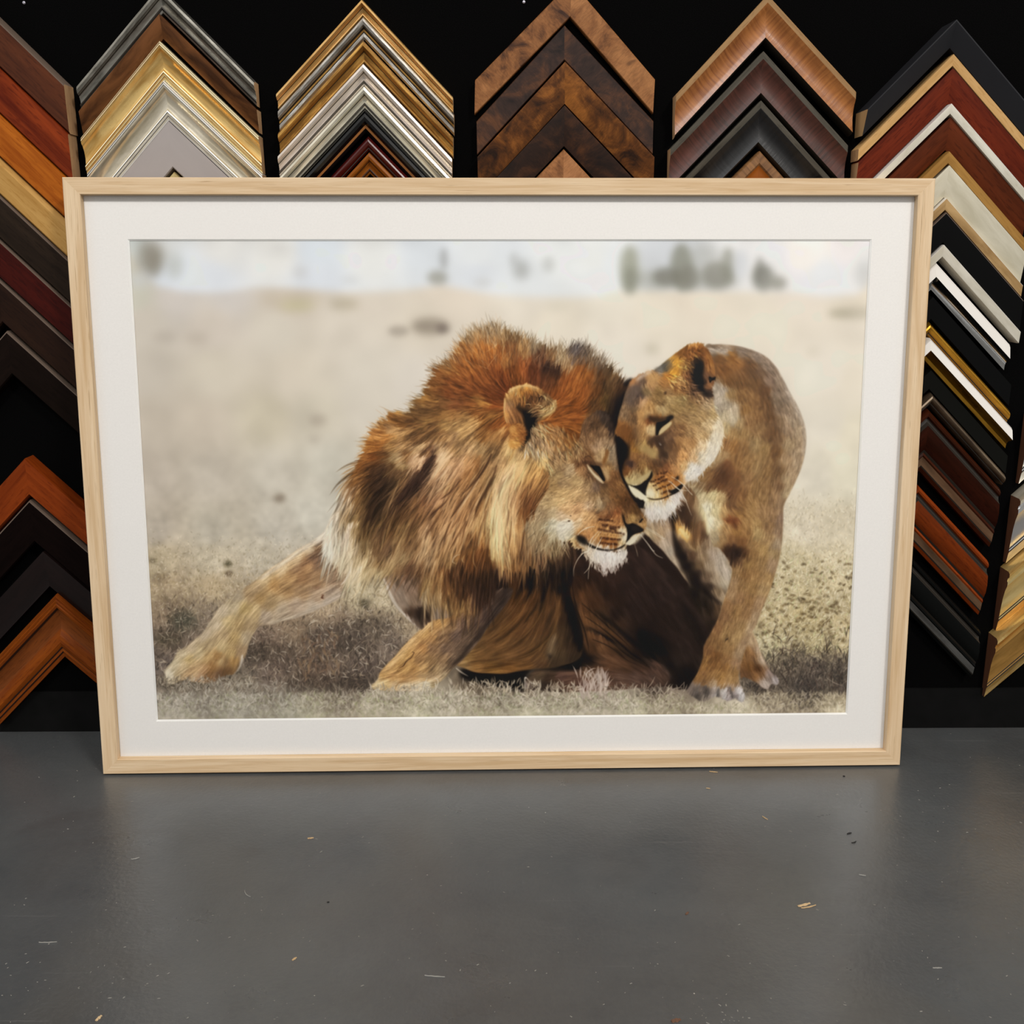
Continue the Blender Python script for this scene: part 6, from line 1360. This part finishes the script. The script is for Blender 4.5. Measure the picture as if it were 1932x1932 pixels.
chip('wood_splinter', 0.3476, 1.0698, 0.017, 0.0045, 0.35, CHIP, 'largest pale wood splinter, on the bare floor at right', 'splinter', 'litter on the floor', 0.1)
chip('wood_splinter', 0.3522, 1.0657, 0.02, 0.0018, 0.3, CHIP, 'thin pale splinter lying against the largest one', 'splinter', 'litter on the floor', 0.2)
chip('wood_splinter', -0.2396, 0.9734, 0.006, 0.003, 0.9, CHIP, 'short tan splinter on the lower left floor', 'splinter', 'litter on the floor', 0)
chip('wood_splinter', -0.2676, 1.2144, 0.008, 0.003, 0.2, CHIP, 'small tan splinter on the floor left of centre, nearer the picture', 'splinter', 'litter on the floor', 0)
chip('wood_splinter', 0.3016, 1.3942, 0.012, 0.0018, -0.2, CHIP, 'thin pale splinter close under the picture frame at right', 'splinter', 'litter on the floor', 0.1)
chip('wood_splinter', 0.2846, 1.3453, 0.006, 0.0012, -0.3, CHIP, 'tiny pale splinter just in front of the one by the frame', 'splinter', 'litter on the floor', 0)
chip('wood_splinter', 0.3475, 1.2643, 0.01, 0.0014, -1.0, CHIP, 'slanted thin tan splinter in the right middle of the floor', 'splinter', 'litter on the floor', 0.1)
chip('fibre', -0.0832, 0.9452, 0.022, 0.0012, -0.1, CHIPW, 'longest white fibre on the lower middle floor', 'fibre', 'litter on the floor', 0.05)
chip('fibre', 0.4612, 0.9584, 0.01, 0.0015, 0, CHIPW, 'short white fibre on the lower right floor', 'fibre', 'litter on the floor', 0)
chip('fibre', -0.3223, 1.0911, 0.016, 0.001, -0.9, CHIPW, 'curved pale fibre in the left middle of the floor', 'fibre', 'litter on the floor', 0.5)
chip('fibre', 0.4370, 1.1301, 0.008, 0.0018, -0.3, CHIPW, 'small white fibre right of centre, behind the splinters', 'fibre', 'litter on the floor', 0)
chip('fibre', -0.4834, 1.1665, 0.01, 0.0018, 0.4, CHIPW, 'small white tuft of fibre left of the floor sheen', 'fibre', 'litter on the floor', 0.4)
chip('fibre', -0.5229, 1.0013, 0.02, 0.0008, 0.05, CHIPW, 'long faint fibre on the dark floor at far left', 'fibre', 'litter on the floor', 0.1)
chip('crumb', 0.1654, 0.8799, 0.01, 0.006, 0.3, CHIPR, 'brown crumb at the bottom edge of the photo', 'crumb', 'litter on the floor', 0)
chip('crumb', 0.4510, 1.2256, 0.007, 0.003, 0.4, CHIPD, 'dark crumb in front of the right end of the picture', 'crumb', 'litter on the floor', 0)
chip('crumb', 0.4511, 1.2039, 0.008, 0.002, 0.5, CHIPD, 'dark curled crumb beside the dark one at right', 'crumb', 'litter on the floor', 0.6)
chip('crumb', 0.2055, 1.0537, 0.006, 0.0035, 0.9, CHIPR, 'reddish crumb left of the splinters', 'crumb', 'litter on the floor', 0)
chip('crumb', -0.2201, 1.0753, 0.003, 0.002, 0.2, CHIPD, 'tiny black crumb on the floor left of centre', 'crumb', 'litter on the floor', 0)
chip('crumb', 0.4929, 1.3811, 0.003, 0.003, 0.2, CHIPD, 'tiny black crumb just in front of the frame at right', 'crumb', 'litter on the floor', 0)
chip('crumb', -0.4193, 0.8831, 0.008, 0.004, 1.2, CHIP, 'tan crumb at the bottom left', 'crumb', 'litter on the floor', 0)
CHIPD2 = plain('sawdust', '8a867e', 0.8)
# the finest dust, nobody could count it
r_ = np.random.default_rng(77); V, F = [], []
for i in range(800):
    x = r_.uniform(-1.0, 1.0); y = r_.uniform(.62, 1.47) if i % 3 else r_.normal(.95, .12)
    if i % 7 == 0: x, y = (-.53, .93)+r_.normal(0, .05, 2)*(1.8, .8) if i % 2 else (.21, .875)+r_.normal(0, .02, 2)
    if y > 1.36 and abs(x) < .62: y -= .15
    s = r_.uniform(.00025, .0007); a = r_.uniform(0, 3.1); l = s*r_.uniform(1, 3.2); c_, s_ = math.cos(a), math.sin(a); b = len(V)
    for dx, dy, dz in ((-l, -s, 0), (l, -s, 0), (l*.7, s, 0), (-l, s, 0), (0, 0, s*.8)): V.append((x+dx*c_-dy*s_, y+dx*s_+dy*c_, .0002+dz))
    F += [(b, b+1, b+4), (b+1, b+2, b+4), (b+2, b+3, b+4), (b+3, b, b+4)]
o = mesh_obj('dust', V, F, [CHIPD2]); o['label'] = 'fine pale sawdust specks scattered over the grey floor'; o['category'] = 'dust'; o['kind'] = 'stuff'
